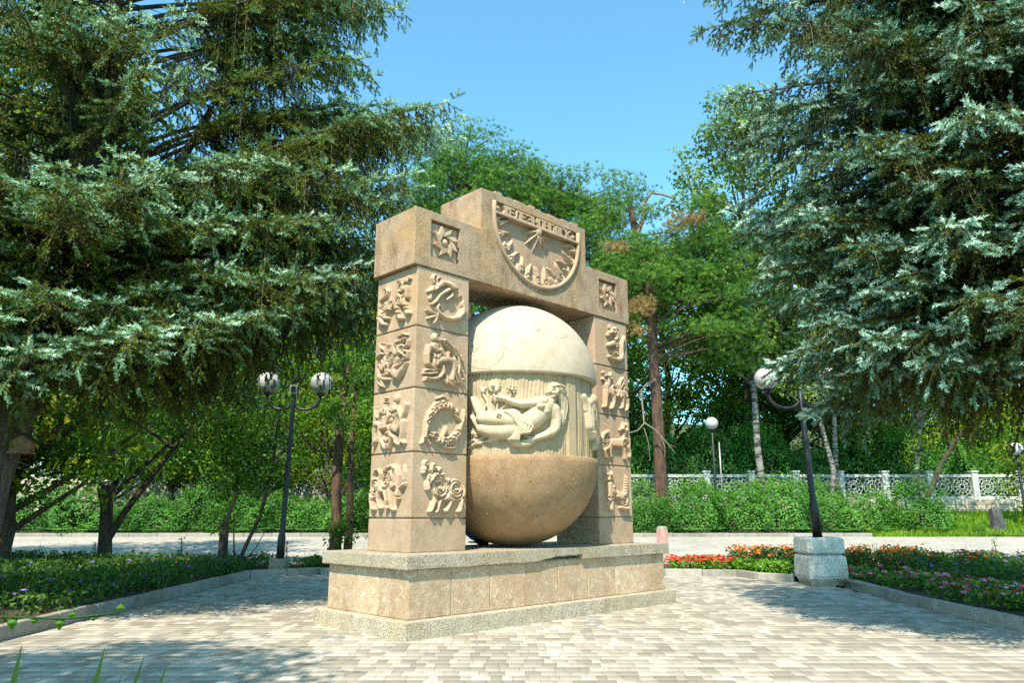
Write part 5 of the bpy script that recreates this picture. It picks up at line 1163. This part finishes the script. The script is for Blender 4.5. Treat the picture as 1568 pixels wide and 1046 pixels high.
bpy.data.objects['pine_tree'].children[0]
pine((-2.0, 29.5, .95), [(.3, 0, -.2, .30), (.2, 0, 6, .24), (.1, 0, 11, .17), (.0, 0, 15.2, .05)], [(-1.75, 14.6), (-.64, 15.2), (.2, 15.6), (.77, 14.4), (-.89, 13.73), (-2.27, 13.5), (1.61, 14.4), (2.2, 14.1), (.23, 13.13), (-1.56, 13.0), (-.34, 14.1), (0, 12.2), (-1.4, 12), (1.3, 12.9), (1.9, 12.6), (-2.4, 12.2)],
     'pine crown showing above the left end of the lintel', 52, 55)
pine((1.6, 31.0, 1.1), [(.2, 0, -.2, .30), (.1, 0, 6, .24), (.3, 0, 10, .17), (.5, 0, 14, .05)], [(-.25, 14.4), (.62, 14.1), (-1.13, 13.8), (1.19, 13.4), (.31, 12.9), (2.2, 13.4), (1.74, 12.3), (2.8, 12.6), (3.3, 13.9), (-.56, 12.9), (2.56, 11.2), (1.16, 12.1), (3.4, 11.6), (2.0, 10.4), (3.2, 10.2), (-.8, 12.0)],
     'pine crown showing behind the sundial block', 53, 55)

# ------------------------------------------------------------------ wood beyond the fence and round the square
G1 = 'broadleaf trees of the wood beyond the fence'
wood = [(-27, 38, 3, 1.25, 'leaf'), (-21, 36.5, 1, 1.2, 'leaf_yellow'), (-16.5, 39, 0, 1.2, 'leaf'), (-13, 36, 3, 1.05, 'leaf'), (-10.5, 41, 2, 1.25, 'leaf_yellow'), (-7.5, 37, 1, 1.15, 'leaf_yellow'), (-4.5, 40, 0, 1.2, 'leaf'),
        (-1.5, 37.5, 3, 1.2, 'leaf'), (2, 41, 2, 1.1, 'leaf'), (5, 38, 1, 1.1, 'leaf'), (8.5, 40, 0, 1.25, 'leaf'), (11.5, 37.5, 3, 1.3, 'leaf'), (14, 41, 2, 1.35, 'leaf'), (17, 37.5, 1, 1.3, 'leaf'), (20, 40, 0, 1.35, 'leaf'),
        (23.5, 37, 3, 1.4, 'leaf'), (27, 40, 1, 1.3, 'leaf'), (31, 37, 0, 1.25, 'leaf'), (-31, 42, 2, 1.3, 'leaf'), (36, 42, 2, 1.4, 'leaf'),
        (-24, 48, 0, 1.3, 'leaf'), (-18, 47, 1, 1.25, 'leaf'), (-12, 49, 3, 1.2, 'leaf'), (-6, 48, 2, 1.15, 'leaf'), (1, 49, 0, 1.1, 'leaf'), (8, 50, 3, 1.2, 'leaf'), (15, 49, 1, 1.3, 'leaf'), (22, 50, 2, 1.3, 'leaf'), (30, 49, 3, 1.3, 'leaf')]
words = {'leaf': 'green', 'leaf_yellow': 'yellow-green'}
r5 = random.Random(9)
ORD = 'first second third fourth fifth sixth seventh eighth ninth tenth eleventh twelfth thirteenth fourteenth fifteenth sixteenth seventeenth eighteenth nineteenth twentieth twenty-first twenty-second twenty-third twenty-fourth twenty-fifth twenty-sixth'.split()
front = sorted(q[0] for q in wood if q[1] <= 45); back = sorted(q[0] for q in wood if q[1] > 45)
for (x, y, k, s, lm) in wood:
    far = y > 45; o_ = ORD[(back if far else front).index(x)]
    lab = ('%s tree from the left in the deep wood far behind the fence' % o_) if far else ('%s tree, the %s from the left in the wood just behind the fence' % (words[lm], o_))
    x += r5.uniform(-.6, .6)
    tree_from(BL[k], 'broadleaf_tree', lab, 'tree', (x, y, float(terr(x, y))-.2), s*r5.uniform(.92, 1.08), r5.uniform(0, 6.28), 'bark_dark', lm, G1+(', far back' if far else ''))
for kb, x in enumerate(np.arange(-21, 24, 2.3)):
    o = empty('shrub', (x, 34.6+r5.uniform(-.4, .6), float(terr(x, 34.6))-.1), x*2); tag(o, '%s wild bush from the left in the undergrowth behind the white fence' % ORD[kb], 'shrub', 'wild bushes behind the fence'); o['bush'] = 1; o.scale = (1.35, 1.35, r5.uniform(1.5, 2.2))
# birches by the fence
BM = broadleaf_mesh(61, 14, 4.5, 2.6, 150, 95, .62, .12, .01, .8, .0062)
for (x, y, s, rz, lab) in ((10.3, 31.0, 1.38, 0.4, 'tall birch with airy crown against the open sky'), (12.7, 30.6, 1.0, 2.0, 'white birch trunk right behind the leaning lamp post'), (13.35, 31.2, 1.05, 3.9, 'slimmer white birch trunk beside the leaning lamp post'), (16.4, 30.2, 0.95, 5.0, 'white birch trunk beside the bright end of the fence')):
    tree_from(BM, 'birch_tree', lab, 'birch', (x, y, float(terr(x, y))-.1), s, rz, 'birch', 'birchleaf', 'birches along the fence')
# nearer trees on both sides
SM = broadleaf_mesh(71, 6, 1.5, 2.0, 110, 80, .55, .10); SM2 = broadleaf_mesh(72, 5, 1.0, 1.5, 90, 80, .45, .085)
def forked(loc, lines, pads, label, seed, leafm, size=.085, per=70, cr=.5, bark='bark_dark', name='small_tree', cat='tree'):
    rg = np.random.default_rng(seed); root = empty(name, loc); tag(root, label, cat, None)
    tr = TubeSet(); tr.add(*lines[0], 10); add_mesh('trunk', tr.mesh('trunk'), M[bark], root)
    lb = TubeSet()
    for l in lines[1:]: lb.add(*l, 7)
    if len(lines) > 1: add_mesh('branches', lb.mesh('branches'), M[bark], root)
    cl = np.array(pads, float); cl = np.concatenate([cl+rg.normal(0, .28, cl.shape) for _ in range(3)])
    crown_obj('leaf_crown', [leaf_cloud(cl, rg, per, cr, size)], M[leafm], root); return root
forked((-8.9, 17.0, .08), [([(0, 0, -.1), (-.05, 0, .6), (-.1, 0, 1.3), (-.22, 0, 1.72)], [.17, .14, .13, .14]), ([(.0, 0, .55), (.3, 0, 1.15), (.75, .1, 1.9), (1.25, .1, 2.65), (1.6, .2, 3.2)], [.08, .075, .065, .05, .03]), ([(-.1, 0, 1.4), (.3, .1, 1.9), (.8, .1, 2.4), (1.3, .2, 2.9), (2.1, .1, 3.3)], [.06, .05, .045, .035, .02]), ([(1.2, .1, 2.6), (.5, -.1, 3.1), (-.4, -.2, 3.5), (-1.4, -.2, 3.95)], [.045, .04, .035, .02])],
       [(1.6, .2, 3.3), (2.3, .1, 3.4), (1.0, .3, 3.2), (.2, 0, 3.4), (-.6, 0, 3.6), (-1.4, 0, 3.9), (2.0, 0, 2.8), (2.6, 0, 2.9), (.9, .2, 3.8), (1.7, .3, 4.1), (-.3, .3, 4.2), (2.7, 0, 3.9), (-1.2, .2, 3.1), (-2.0, .1, 3.4)], 'forked dark tree with one sawn-off stem in the shaded bed', 81, 'leaf', per=190, cr=.62)
forked((-6.32, 17.0, .08), [([(0, 0, -.1), (-.02, 0, .4), (-.03, 0, .95)], [.12, .10, .095]), ([(.3, 0, -.05), (.5, 0, .5), (.75, 0, 1.1), (.95, 0, 2.2), (1.0, 0, 3.6)], [.05, .045, .04, .035, .02]), ([(.25, .05, 0), (.2, 0, .6), (.15, 0, 1.2)], [.02, .016, .01]), ([(.35, .05, 0), (.7, 0, .4), (.9, 0, .8)], [.015, .012, .006]), ([(-.02, 0, .9), (.2, 0, 1.6), (.1, 0, 2.4)], [.05, .04, .02])],
       [(.2, 0, 1.9), (-.2, 0, 2.2), (.5, 0, 2.1), (.3, 0, 2.6), (-.3, .1, 2.8), (.8, 0, 2.7), (.1, 0, 1.5), (1.0, 0, 3.4), (.7, .1, 1.7)], 'low stump tree with thin side stems left of the lamp', 82, 'leaf', per=150, cr=.5)
forked((-3.95, 17.3, .06), [([(0, 0, -.1), (.0, 0, .9), (-.05, 0, 2.0), (-.02, 0, 3.2), (.1, 0, 4.6)], [.15, .125, .115, .105, .05]), ([(.28, 0, -.1), (.3, 0, 1.2), (.25, 0, 2.6), (.3, 0, 4.2)], [.11, .09, .07, .03]), ([(.1, 0, 1.6), (.5, 0, 2.4), (.9, 0, 3.2)], [.04, .03, .015])],
       [(.55, 0, .6), (.6, 0, 1.1), (.5, .1, 1.6), (.75, 0, 2.1), (.45, 0, 2.7), (.8, 0, 3.1), (.2, 0, 3.6), (.7, 0, 4.0), (-.2, 0, 4.3), (.35, .1, 4.8), (.9, .1, 1.5), (.95, 0, .8), (.5, -.1, 3.3), (-.35, .1, 3.7)], 'brown-stemmed tree wrapped in dark leaves close by the left pillar', 83, 'leaf', size=.075, per=170, cr=.40, bark='bark_brown')
for (x, y, sc, rz, lm, lab) in ((-15.8, 29.9, 1.45, .5, 'leaf', 'round dark tree over the hedge at the left picture edge'), (-12.4, 30.2, 1.5, 2.5, 'leaf_yellow', 'yellow-green tree over the hedge behind the forked tree'), (-9.9, 30.0, 1.4, 4.4, 'leaf', 'dark leafy tree over the hedge left of the lamp'), (-5.2, 30.4, 1.4, 1.4, 'leaf', 'dark leafy tree over the hedge between lamp and monument')):
    tree_from(SM, 'small_tree', lab, 'tree', (x, y, float(terr(x, y))-.9), sc, rz, 'bark_dark', lm, 'trees standing over the left hedge')
tree_from(SM2, 'small_tree', 'dark young tree growing inside the hedge behind the street lamp', 'tree', (-7.2, 29.6, .9), 1.15, 1.5, 'bark_dark', 'leaf_yellow', 'young trees in the hedge')
tree_from(SM2, 'small_tree', 'bushy young tree rising over the hedge at the far left', 'tree', (-13.5, 29.8, .9), 1.3, 3.5, 'bark_dark', 'leaf', 'young trees in the hedge')
tree_from(BL[0], 'broadleaf_tree', 'tall pale-trunked broadleaf behind the leaning spruce', 'tree', (-10.6, 16.0, .0), 1.02, 1.0, 'bark_brown', 'leaf_yellow', 'tall trees behind the leaning spruce')
tree_from(BL[1], 'broadleaf_tree', 'tall broadleaf tree behind the bird house', 'tree', (-14.5, 15.2, .0), 1.0, 4.0, 'bark_brown', 'leaf', 'tall trees behind the leaning spruce')
forked((15.3, 29.0, .75), [([(0, 0, -.1), (.4, 0, .9), (1.15, 0, 2.3), (2.0, 0, 3.4), (2.9, 0, 4.3)], [.10, .09, .085, .07, .05]), ([(1.6, 0, 2.9), (1.5, 0, 3.8), (1.7, 0, 4.8)], [.05, .04, .02])],
       [(2.9, 0, 4.4), (2.2, 0, 4.2), (1.7, .2, 4.9), (3.5, 0, 4.6), (3.2, .2, 5.3), (1.0, 0, 3.6), (.6, .2, 2.9), (2.4, .2, 3.6)], 'young tree with a slanting trunk at the end of the hedge', 84, 'leaf_yellow', size=.10, per=70, cr=.55)
forked((14.9, 27.9, .55), [([(0, 0, -.05), (.02, 0, .7), (.0, 0, 1.5), (.05, 0, 2.2)], [.07, .06, .045, .02])], [(0, 0, 1.3), (.3, 0, 1.0), (.7, 0, .7), (1.2, .1, .5), (-.2, 0, 1.7), (.2, 0, 2.0), (1.0, 0, .4), (.6, 0, .3)], 'thin dark sapling over low leaves on the lawn edge', 85, 'shrub', size=.08, per=60, cr=.35)
forked((20.2, 29.2, .8), [([(0, 0, -.05), (.1, 0, 1.5), (.0, 0, 3), (.2, 0, 4.6)], [.13, .11, .09, .04])], [(-.6, 0, 1.0), (.2, 0, 1.3), (-.9, 0, 1.8), (-.3, 0, 2.2), (.5, 0, 2.5), (-1.0, 0, 2.9), (-.2, 0, 3.2), (.4, 0, 3.8), (-.8, 0, 4.1), (0, 0, 4.7), (.9, 0, 3.3), (.9, 0, 1.6), (-.5, 0, .5)], 'bright green young tree behind the distant lamp', 86, 'leaf_yellow', size=.13, per=80, cr=.6)
# trees behind the camera: they only show as the shade they throw on the paving
HM = broadleaf_mesh(45, 9.2, 4.7, 2.5, 130, 90, .62, .13)
tree_from(HM, 'broadleaf_tree', 'broadleaf tree beside the square out of the picture, throwing dappled shade', 'tree', (-4.9, 0.9, 0), .90, 2.2, 'bark_brown', 'leaf', 'trees beside the square')
forked((-10.1, 15.4, .08), [([(0, 0, -.1), (.1, 0, .8), (.0, 0, 1.6), (.2, 0, 2.8)], [.09, .08, .065, .03])], [(-1.6, 0, 2.2), (-1.0, .1, 2.6), (-.5, 0, 2.1), (.1, 0, 2.4), (.6, 0, 2.0), (1.1, 0, 2.5), (1.6, 0, 2.2), (.3, .1, 3.1), (-.7, 0, 3.2), (1.3, 0, 3.2), (-1.8, 0, 3.0), (.9, -.1, 1.5), (-1.2, -.1, 1.6)], 'low leafy tree between the bird house and the forked tree', 87, 'leaf', size=.09, per=120, cr=.5)

tree_from(BL[0], 'broadleaf_tree', 'broadleaf tree beyond the picture edge shading the path by the bird house', 'tree', (-11.8, 12.6, 0), .92, .7, 'bark_brown', 'leaf', 'trees beside the square')
# ------------------------------------------------------------------ hedge shrubs
def shrub_mesh(seed, w, h, n):
    rg = np.random.default_rng(seed); rr = random.Random(seed)
    th = rg.uniform(0, 2*np.pi, n); ph = np.arccos(rg.uniform(-.2, 1, n)); d = np.stack([np.sin(ph)*np.cos(th), np.sin(ph)*np.sin(th), np.cos(ph)], -1)
    lump = 1+.24*np.sin(3*th+seed)*np.sin(2.5*ph+1)+.15*np.sin(7*th+2*seed)*np.cos(5*ph)
    P = d*lump[:, None]*np.array([w/2, w/2.2, h*.93])*(.80+.22*rg.random((n, 1))**.5); P[:, 2] = np.maximum(P[:, 2]+h*.06, .04)
    tint = np.clip(rg.normal(.48, .2, n)+.9*(lump-1), 0, 1)
    V, F, T = leaves(P, d+np.array([0, -.1, .4]), .085, tint, rg, .6)
    sh = 60; a = rg.uniform(0, 2*np.pi, sh); q = np.stack([np.cos(a)*w*.36*rg.random(sh), np.sin(a)*w*.34*rg.random(sh), np.full(sh, h*.82)], -1)   # shoots standing above the clipped line
    pts = np.concatenate([q+np.stack([rg.normal(0, .03, sh), rg.normal(0, .03, sh), np.full(sh, .05*k)], -1) for k in range(5)]); V2, F2, T2 = leaves(pts, unit(rg.normal(size=pts.shape))+[0, 0, .5], .075, rg.uniform(.5, 1, len(pts)), rg)
    V, F, T = join([(V, F, T), (V2, F2, T2)])
    st = TubeSet()
    for k in range(7):
        a = k*.9+rr.random(); st.add([(0.08*math.cos(a), .08*math.sin(a), -.1), (w*.15*math.cos(a), w*.15*math.sin(a), h*.4), (w*.28*math.cos(a), w*.28*math.sin(a), h*.75)], [.02, .016, .008], 5)
    me = st.mesh('stems'); me.materials.append(M['bark_dark']); fm = fast_mesh('foliage', V, F, T); fm.materials.append(M['shrub']); return me, fm
SH = [shrub_mesh(90+k, 2.5, 1.45+.1*k, 5200) for k in range(4)]
for o in [q for q in scene.objects if q.get('bush')]:
    k = r5.randrange(4); add_mesh('stems', SH[k][0], None, o); tag(add_mesh('foliage', SH[k][1], None, o), kind='stuff'); del o['bush']
r6 = random.Random(14); x = -19.0; ns = 0
while x < 15.0:
    k = r6.randrange(4); y = 28.35+r6.uniform(-.15, .25); s = r6.uniform(.92, 1.12)
    if x > 11.5: s *= 1.02
    o = empty('shrub', (x, y, float(terr(x, y))-.05), r6.uniform(0, 6.28)); o.scale = (s, s, s*(.86 if x < -5 else .98)*r6.uniform(.66, 1.16))
    tag(o, '%s shrub from the left in the hedge along the far side of the path' % ORD[ns], 'shrub', 'hedge shrubs along the far side of the path')
    add_mesh('stems', SH[k][0], None, o); tag(add_mesh('foliage', SH[k][1], None, o), kind='stuff')
    ns += 1; x += r6.uniform(1.3, 1.75)
# second, higher row at the left end
for kb, x in enumerate((3.4, 5.2, 7.6, 9.6, 11.4, 12.6)):
    o = empty('shrub', (x, 30.9, float(terr(x, 30.9))-.05), x); o.scale = (.8, .8, .92); tag(o, '%s shrub from the monument in the back row touching the lattice fence' % ORD[kb], 'shrub', 'shrubs of the back row before the fence')
    add_mesh('stems', SH[1][0], None, o); tag(add_mesh('foliage', SH[1][1], None, o), kind='stuff')

# ------------------------------------------------------------------ lawn and bedding plants
def blades(P, h, rg, w=.012):
    n = len(P); a = rg.uniform(0, 6.283, n); s = np.stack([np.cos(a), np.sin(a), np.zeros(n)], -1)*w
    tip = P+np.stack([rg.normal(0, .25, n), rg.normal(0, .25, n), np.ones(n)], -1)*(h*rg.uniform(.5, 1.2, n))[:, None]
    return np.stack([P-s, P+s, tip], 1).reshape(-1, 3), np.arange(3*n).reshape(-1, 3), np.repeat(rg.random(n), 3)
rg = np.random.default_rng(77)
n = 26000; X = rg.uniform(12.6, 30, n); Y = 26.9+rg.random(n)**1.2*4.9; P = np.stack([X, Y, terr(X, Y)-.03], -1)
crown_obj('lawn_grass', [blades(P, .16, rg, .03)], M['grass'], None); tag(bpy.data.objects['lawn_grass'], 'sunlit grass growing on the bank below the fence')
def multi(name, groups, label):
    parts = [g[0] for g in groups]; V, F, T = join(parts); me = fast_mesh(name, V, F, T); idx = []
    for k, (p, m_) in enumerate(groups): me.materials.append(M[m_]); idx.append(np.full(len(p[1]), k))
    me.polygons.foreach_set('material_index', np.concatenate(idx).astype(np.int32)); return tag(put(bpy.data.objects.new(name, me)), label, kind='stuff')
def in_bed(n, x0, x1, y0, y1, rg, ok=None):
    P = np.stack([rg.uniform(x0, x1, n*2), rg.uniform(y0, y1, n*2)], -1)
    if ok is not None: P = P[ok(P[:, 0], P[:, 1])]
    return P[:n]
def bush_leaves(C, rad, h, per, size, rg, lo=.0, hi=1.0):
    n = len(C)*per; c = np.repeat(C, per, 0); a = rg.uniform(0, 6.283, n); q = rad*rg.random(n)**.5; z = .09+h*rg.random(n)**.7*np.repeat(rg.uniform(.7, 1.15, len(C)), per)
    P = np.stack([c[:, 0]+q*np.cos(a), c[:, 1]+q*np.sin(a), z], -1); t = np.clip(lo+(hi-lo)*(.5+rg.normal(0, .22, n)), 0, 1)
    return leaves(P, np.stack([np.cos(a)*.4, np.sin(a)*.4, np.ones(n)*.8], -1), size, t, rg, .55)
def blooms(C, rad, z0, z1, per, size, rg, petals=5):
    n = len(C)*per; c = np.repeat(C, per, 0); a = rg.uniform(0, 6.283, n); q = rad*rg.random(n)**.5
    z = rg.uniform(z0, z1, n); b = np.stack([c[:, 0]+q*np.cos(a), c[:, 1]+q*np.sin(a), z], -1)
    k = np.repeat(b, petals, 0); an = np.tile(np.arange(petals)*2*np.pi/petals, n)+np.repeat(rg.random(n), petals)
    off = np.stack([np.cos(an), np.sin(an), np.full(len(an), .25)], -1)
    return leaves(k+off*size*.38, off*.5+np.array([0, -.3, .8]), size*.8, np.repeat(rg.random(n), petals), rg, .8)
def stalks(C, rad, h, per, rg):
    n = len(C)*per; c = np.repeat(C, per, 0); P = np.stack([c[:, 0]+rg.normal(0, rad*.5, n), c[:, 1]+rg.normal(0, rad*.5, n), np.full(n, .08)], -1); return blades(P, h, rg, .006)
rg = np.random.default_rng(5)
# red salvias along the back kerb
C = in_bed(60, 1.2, 4.45, 15.85, 16.55, rg)
multi('red_salvias', [(bush_leaves(C, .16, .24, 60, .06, rg, .3, 1), 'lettuce'), (blooms(C, .16, .24, .36, 9, .055, rg, 6), 'red')], 'mass of red salvia flowers behind the kerb beside the plinth')
C = in_bed(60, 4.5, 6.3, 15.2, 16.8, rg, lambda x, y: x-4.7 > -(y-14.85)*.3); C = C[C[:, 1] < 16.6]
C2 = in_bed(40, 4.55, 5.3, 14.75, 15.7, rg, lambda x, y: x > 4.75-(y-14.8)*.2)
multi('leafy_plants', [(bush_leaves(np.concatenate([C, C2]), .17, .22, 55, .075, rg, .2, 1), 'lettuce'), (bush_leaves(C, .17, .24, 30, .06, rg), 'bed'), (blooms(C2, .15, .2, .27, 1, .04, rg), 'white_petal')], 'low bright green bedding leaves with small white flowers by the planter')
C = np.concatenate([in_bed(26, 4.6, 5.5, 15.0, 16.9, rg), in_bed(70, 5.7, 8.6, 13.6, 16.9, rg)])
multi('orange_marigolds', [(bush_leaves(C, .20, .42, 95, .065, rg, 0, .55), 'bed'), (stalks(C, .2, .5, 6, rg), 'bed'), (blooms(C, .20, .36, .58, 4, .058, rg, 7), 'orange')], 'dark bushes of orange marigolds on both sides of the planter')
C = in_bed(330, 5.75, 11.5, 7.0, 14.4, rg, lambda x, y: x < 6.0+(y-2)*.55)
multi('pink_petunias', [(bush_leaves(C[C[:, 0] < 7.2], .20, .22, 90, .062, rg, .1, 1), 'bed'), (bush_leaves(C[C[:, 0] < 6.7], .2, .22, 22, .07, rg, .3, 1), 'lettuce'), (blooms(C[C[:, 0] < 7.0], .2, .2, .32, 4, .066, rg, 5), 'petunia'), (blooms(C[C[:, 0] < 7.0][::2], .2, .2, .32, 2, .062, rg, 5), 'red'), (blooms(C[C[:, 0] < 7.0][::6], .2, .2, .30, 2, .055, rg, 5), 'white_petal')], 'pink and red petunias along the sunny kerb')
C = np.concatenate([C[C[:, 0] > 7.0], in_bed(190, 7.5, 14.5, 13.2, 17.3, rg)])
multi('purple_asters', [(bush_leaves(C, .22, .34, 80, .07, rg, 0, .7), 'bed'), (stalks(C, .2, .48, 5, rg), 'bed'), (blooms(C[::3], .2, .3, .44, 2, .05, rg, 6), 'purple')], 'dark green bed of purple flowers behind the petunias')
# shaded bed
C = in_bed(520, -12.5, -5.25, 7.0, 17.5, rg)
multi('shade_plants', [(bush_leaves(C, .24, .30, 75, .07, rg, 0, .8), 'bed'), (stalks(C[::3], .2, .55, 4, rg), 'bed'), (blooms(C[C[:, 0] > -7.5][::4], .2, .2, .32, 1, .042, rg, 5), 'petunia'), (blooms(C[::6], .2, .25, .4, 2, .05, rg, 5), 'purple')], 'dark green bedding plants with a few pink flowers in the shaded bed')
C = in_bed(90, -4.9, 1.2, 16.2, 17.5, rg)
multi('back_plants', [(bush_leaves(C, .2, .22, 55, .065, rg), 'bed'), (stalks(C, .2, .4, 4, rg), 'grass')], 'low green plants in the narrow bed behind the monument')
# tall single stalks seen against the path
for k, (x, y, h) in enumerate(((-7.35, 17.2, .62), (-4.85, 16.7, .55), (-9.3, 17.3, .5), (10.6, 17.0, .6), (11.2, 16.8, .66))):
    o = empty('tall_plant', (x, y, .08)); tag(o, ('tallest single stalk over the shaded bed, right of the forked tree', 'single stalk rising close beside the footing of the street lamp', 'single stalk left of the forked tree over the shaded bed', 'shorter single stalk over the purple flowers', 'taller single stalk over the purple flowers near the picture edge')[k], 'plant', ('tall stalks over the shaded bed', 'tall stalks over the purple flowers')[k > 2])
    MB().tube([(0, 0, -.05), (.01, 0, h*.5), (-.01, 0, h)], .008, 5).build('stem', M['bed'], o)
    g2 = np.random.default_rng(k); zq = np.linspace(.15, h, 22); a = g2.uniform(0, 6.28, 22); P = np.stack([.05*np.cos(a), .05*np.sin(a), zq], -1)
    V, F, T = leaves(P, np.stack([np.cos(a), np.sin(a), np.ones(22)], -1), .075, g2.random(22)*.8, g2, .4); add_mesh('leaf_crown', fast_mesh('leaf_crown', V, F, T), M['bed'], o)['kind'] = 'stuff'
# near plants by the camera
flat_sheet('flower_bed', M['soil'], [(-6, .6), (.2, .6), (.2, 2.35), (-6, 2.35)], 0.03, 'planted strip at the near edge of the square')
ir = empty('iris_plant', (-1.02, 1.85, .02)); tag(ir, 'clump of sword-shaped iris leaves poking into the bottom left corner', 'plant')
for k, (bx, tx, tz, w) in enumerate(((-.30, -.10, .905, .030), (-.03, .075, .895, .026), (.03, .155, .872, .020), (.02, .135, .84, .02), (.10, .225, .86, .022), (-.10, -.22, .80, .028), (-.2, -.5, .78, .03))):
    w *= 1.7; m_ = 9; t = np.linspace(0, 1, m_); ww = w*.5*np.minimum(1, (1-t)*2.6)**.8+.0008
    cx = bx*.5+(tx-bx*.5)*t**1.7; cz = tz*t; b = MB()
    l_ = [b.bm.verts.new((cx[q]-ww[q], 0, cz[q])) for q in range(m_)]; c_ = [b.bm.verts.new((cx[q], .006*(1-t[q]), cz[q])) for q in range(m_)]; r_ = [b.bm.verts.new((cx[q]+ww[q], 0, cz[q])) for q in range(m_)]
    for q in range(m_-1): b.bm.faces.new((l_[q], c_[q], c_[q+1], l_[q+1])); b.bm.faces.new((c_[q], r_[q], r_[q+1], c_[q+1]))
    o = b.build('leaf', M['iris'], ir); o.location = (0, .03*((k % 3)-1), 0)
vn = empty('vine_plant', (-2.0, 2.15, .02)); tag(vn, 'trailing vine shoot with heart-shaped leaves before the shaded kerb', 'plant')
line = [(0, 0, 0), (.05, 0, .4), (.2, 0, .78), (.45, 0, .92), (.62, 0, .925), (.78, 0, .92), (.93, 0, .935)]
MB().tube(line, .0034, 5).build('stem', M['iris'], vn)
for k, (x, z, s, dn) in enumerate(((.50, .915, .036, -1), (.57, .92, .033, .4), (.64, .922, .036, -1), (.70, .92, .028, -.6), (.77, .92, .034, -1), (.80, .925, .03, .5), (.86, .925, .026, -.5), (.93, .94, .03, .7), (.42, .91, .042, -1), (.36, .88, .042, .6), (.54, .93, .03, .8))):
    s *= .8; b = MB(); pts = [(0, 0), (.45, .15), (.5, .5), (0, 1.15), (-.5, .5), (-.45, .15)]
    ctr = b.bm.verts.new((x, -.008, z+dn*s*.45)); vs = [b.bm.verts.new((x+p[0]*s, .004, z+dn*s*p[1])) for p in pts]
    for q in range(6): b.bm.faces.new((ctr, vs[q], vs[(q+1) % 6]))
    b.build('leaf', M['lettuce'], vn)
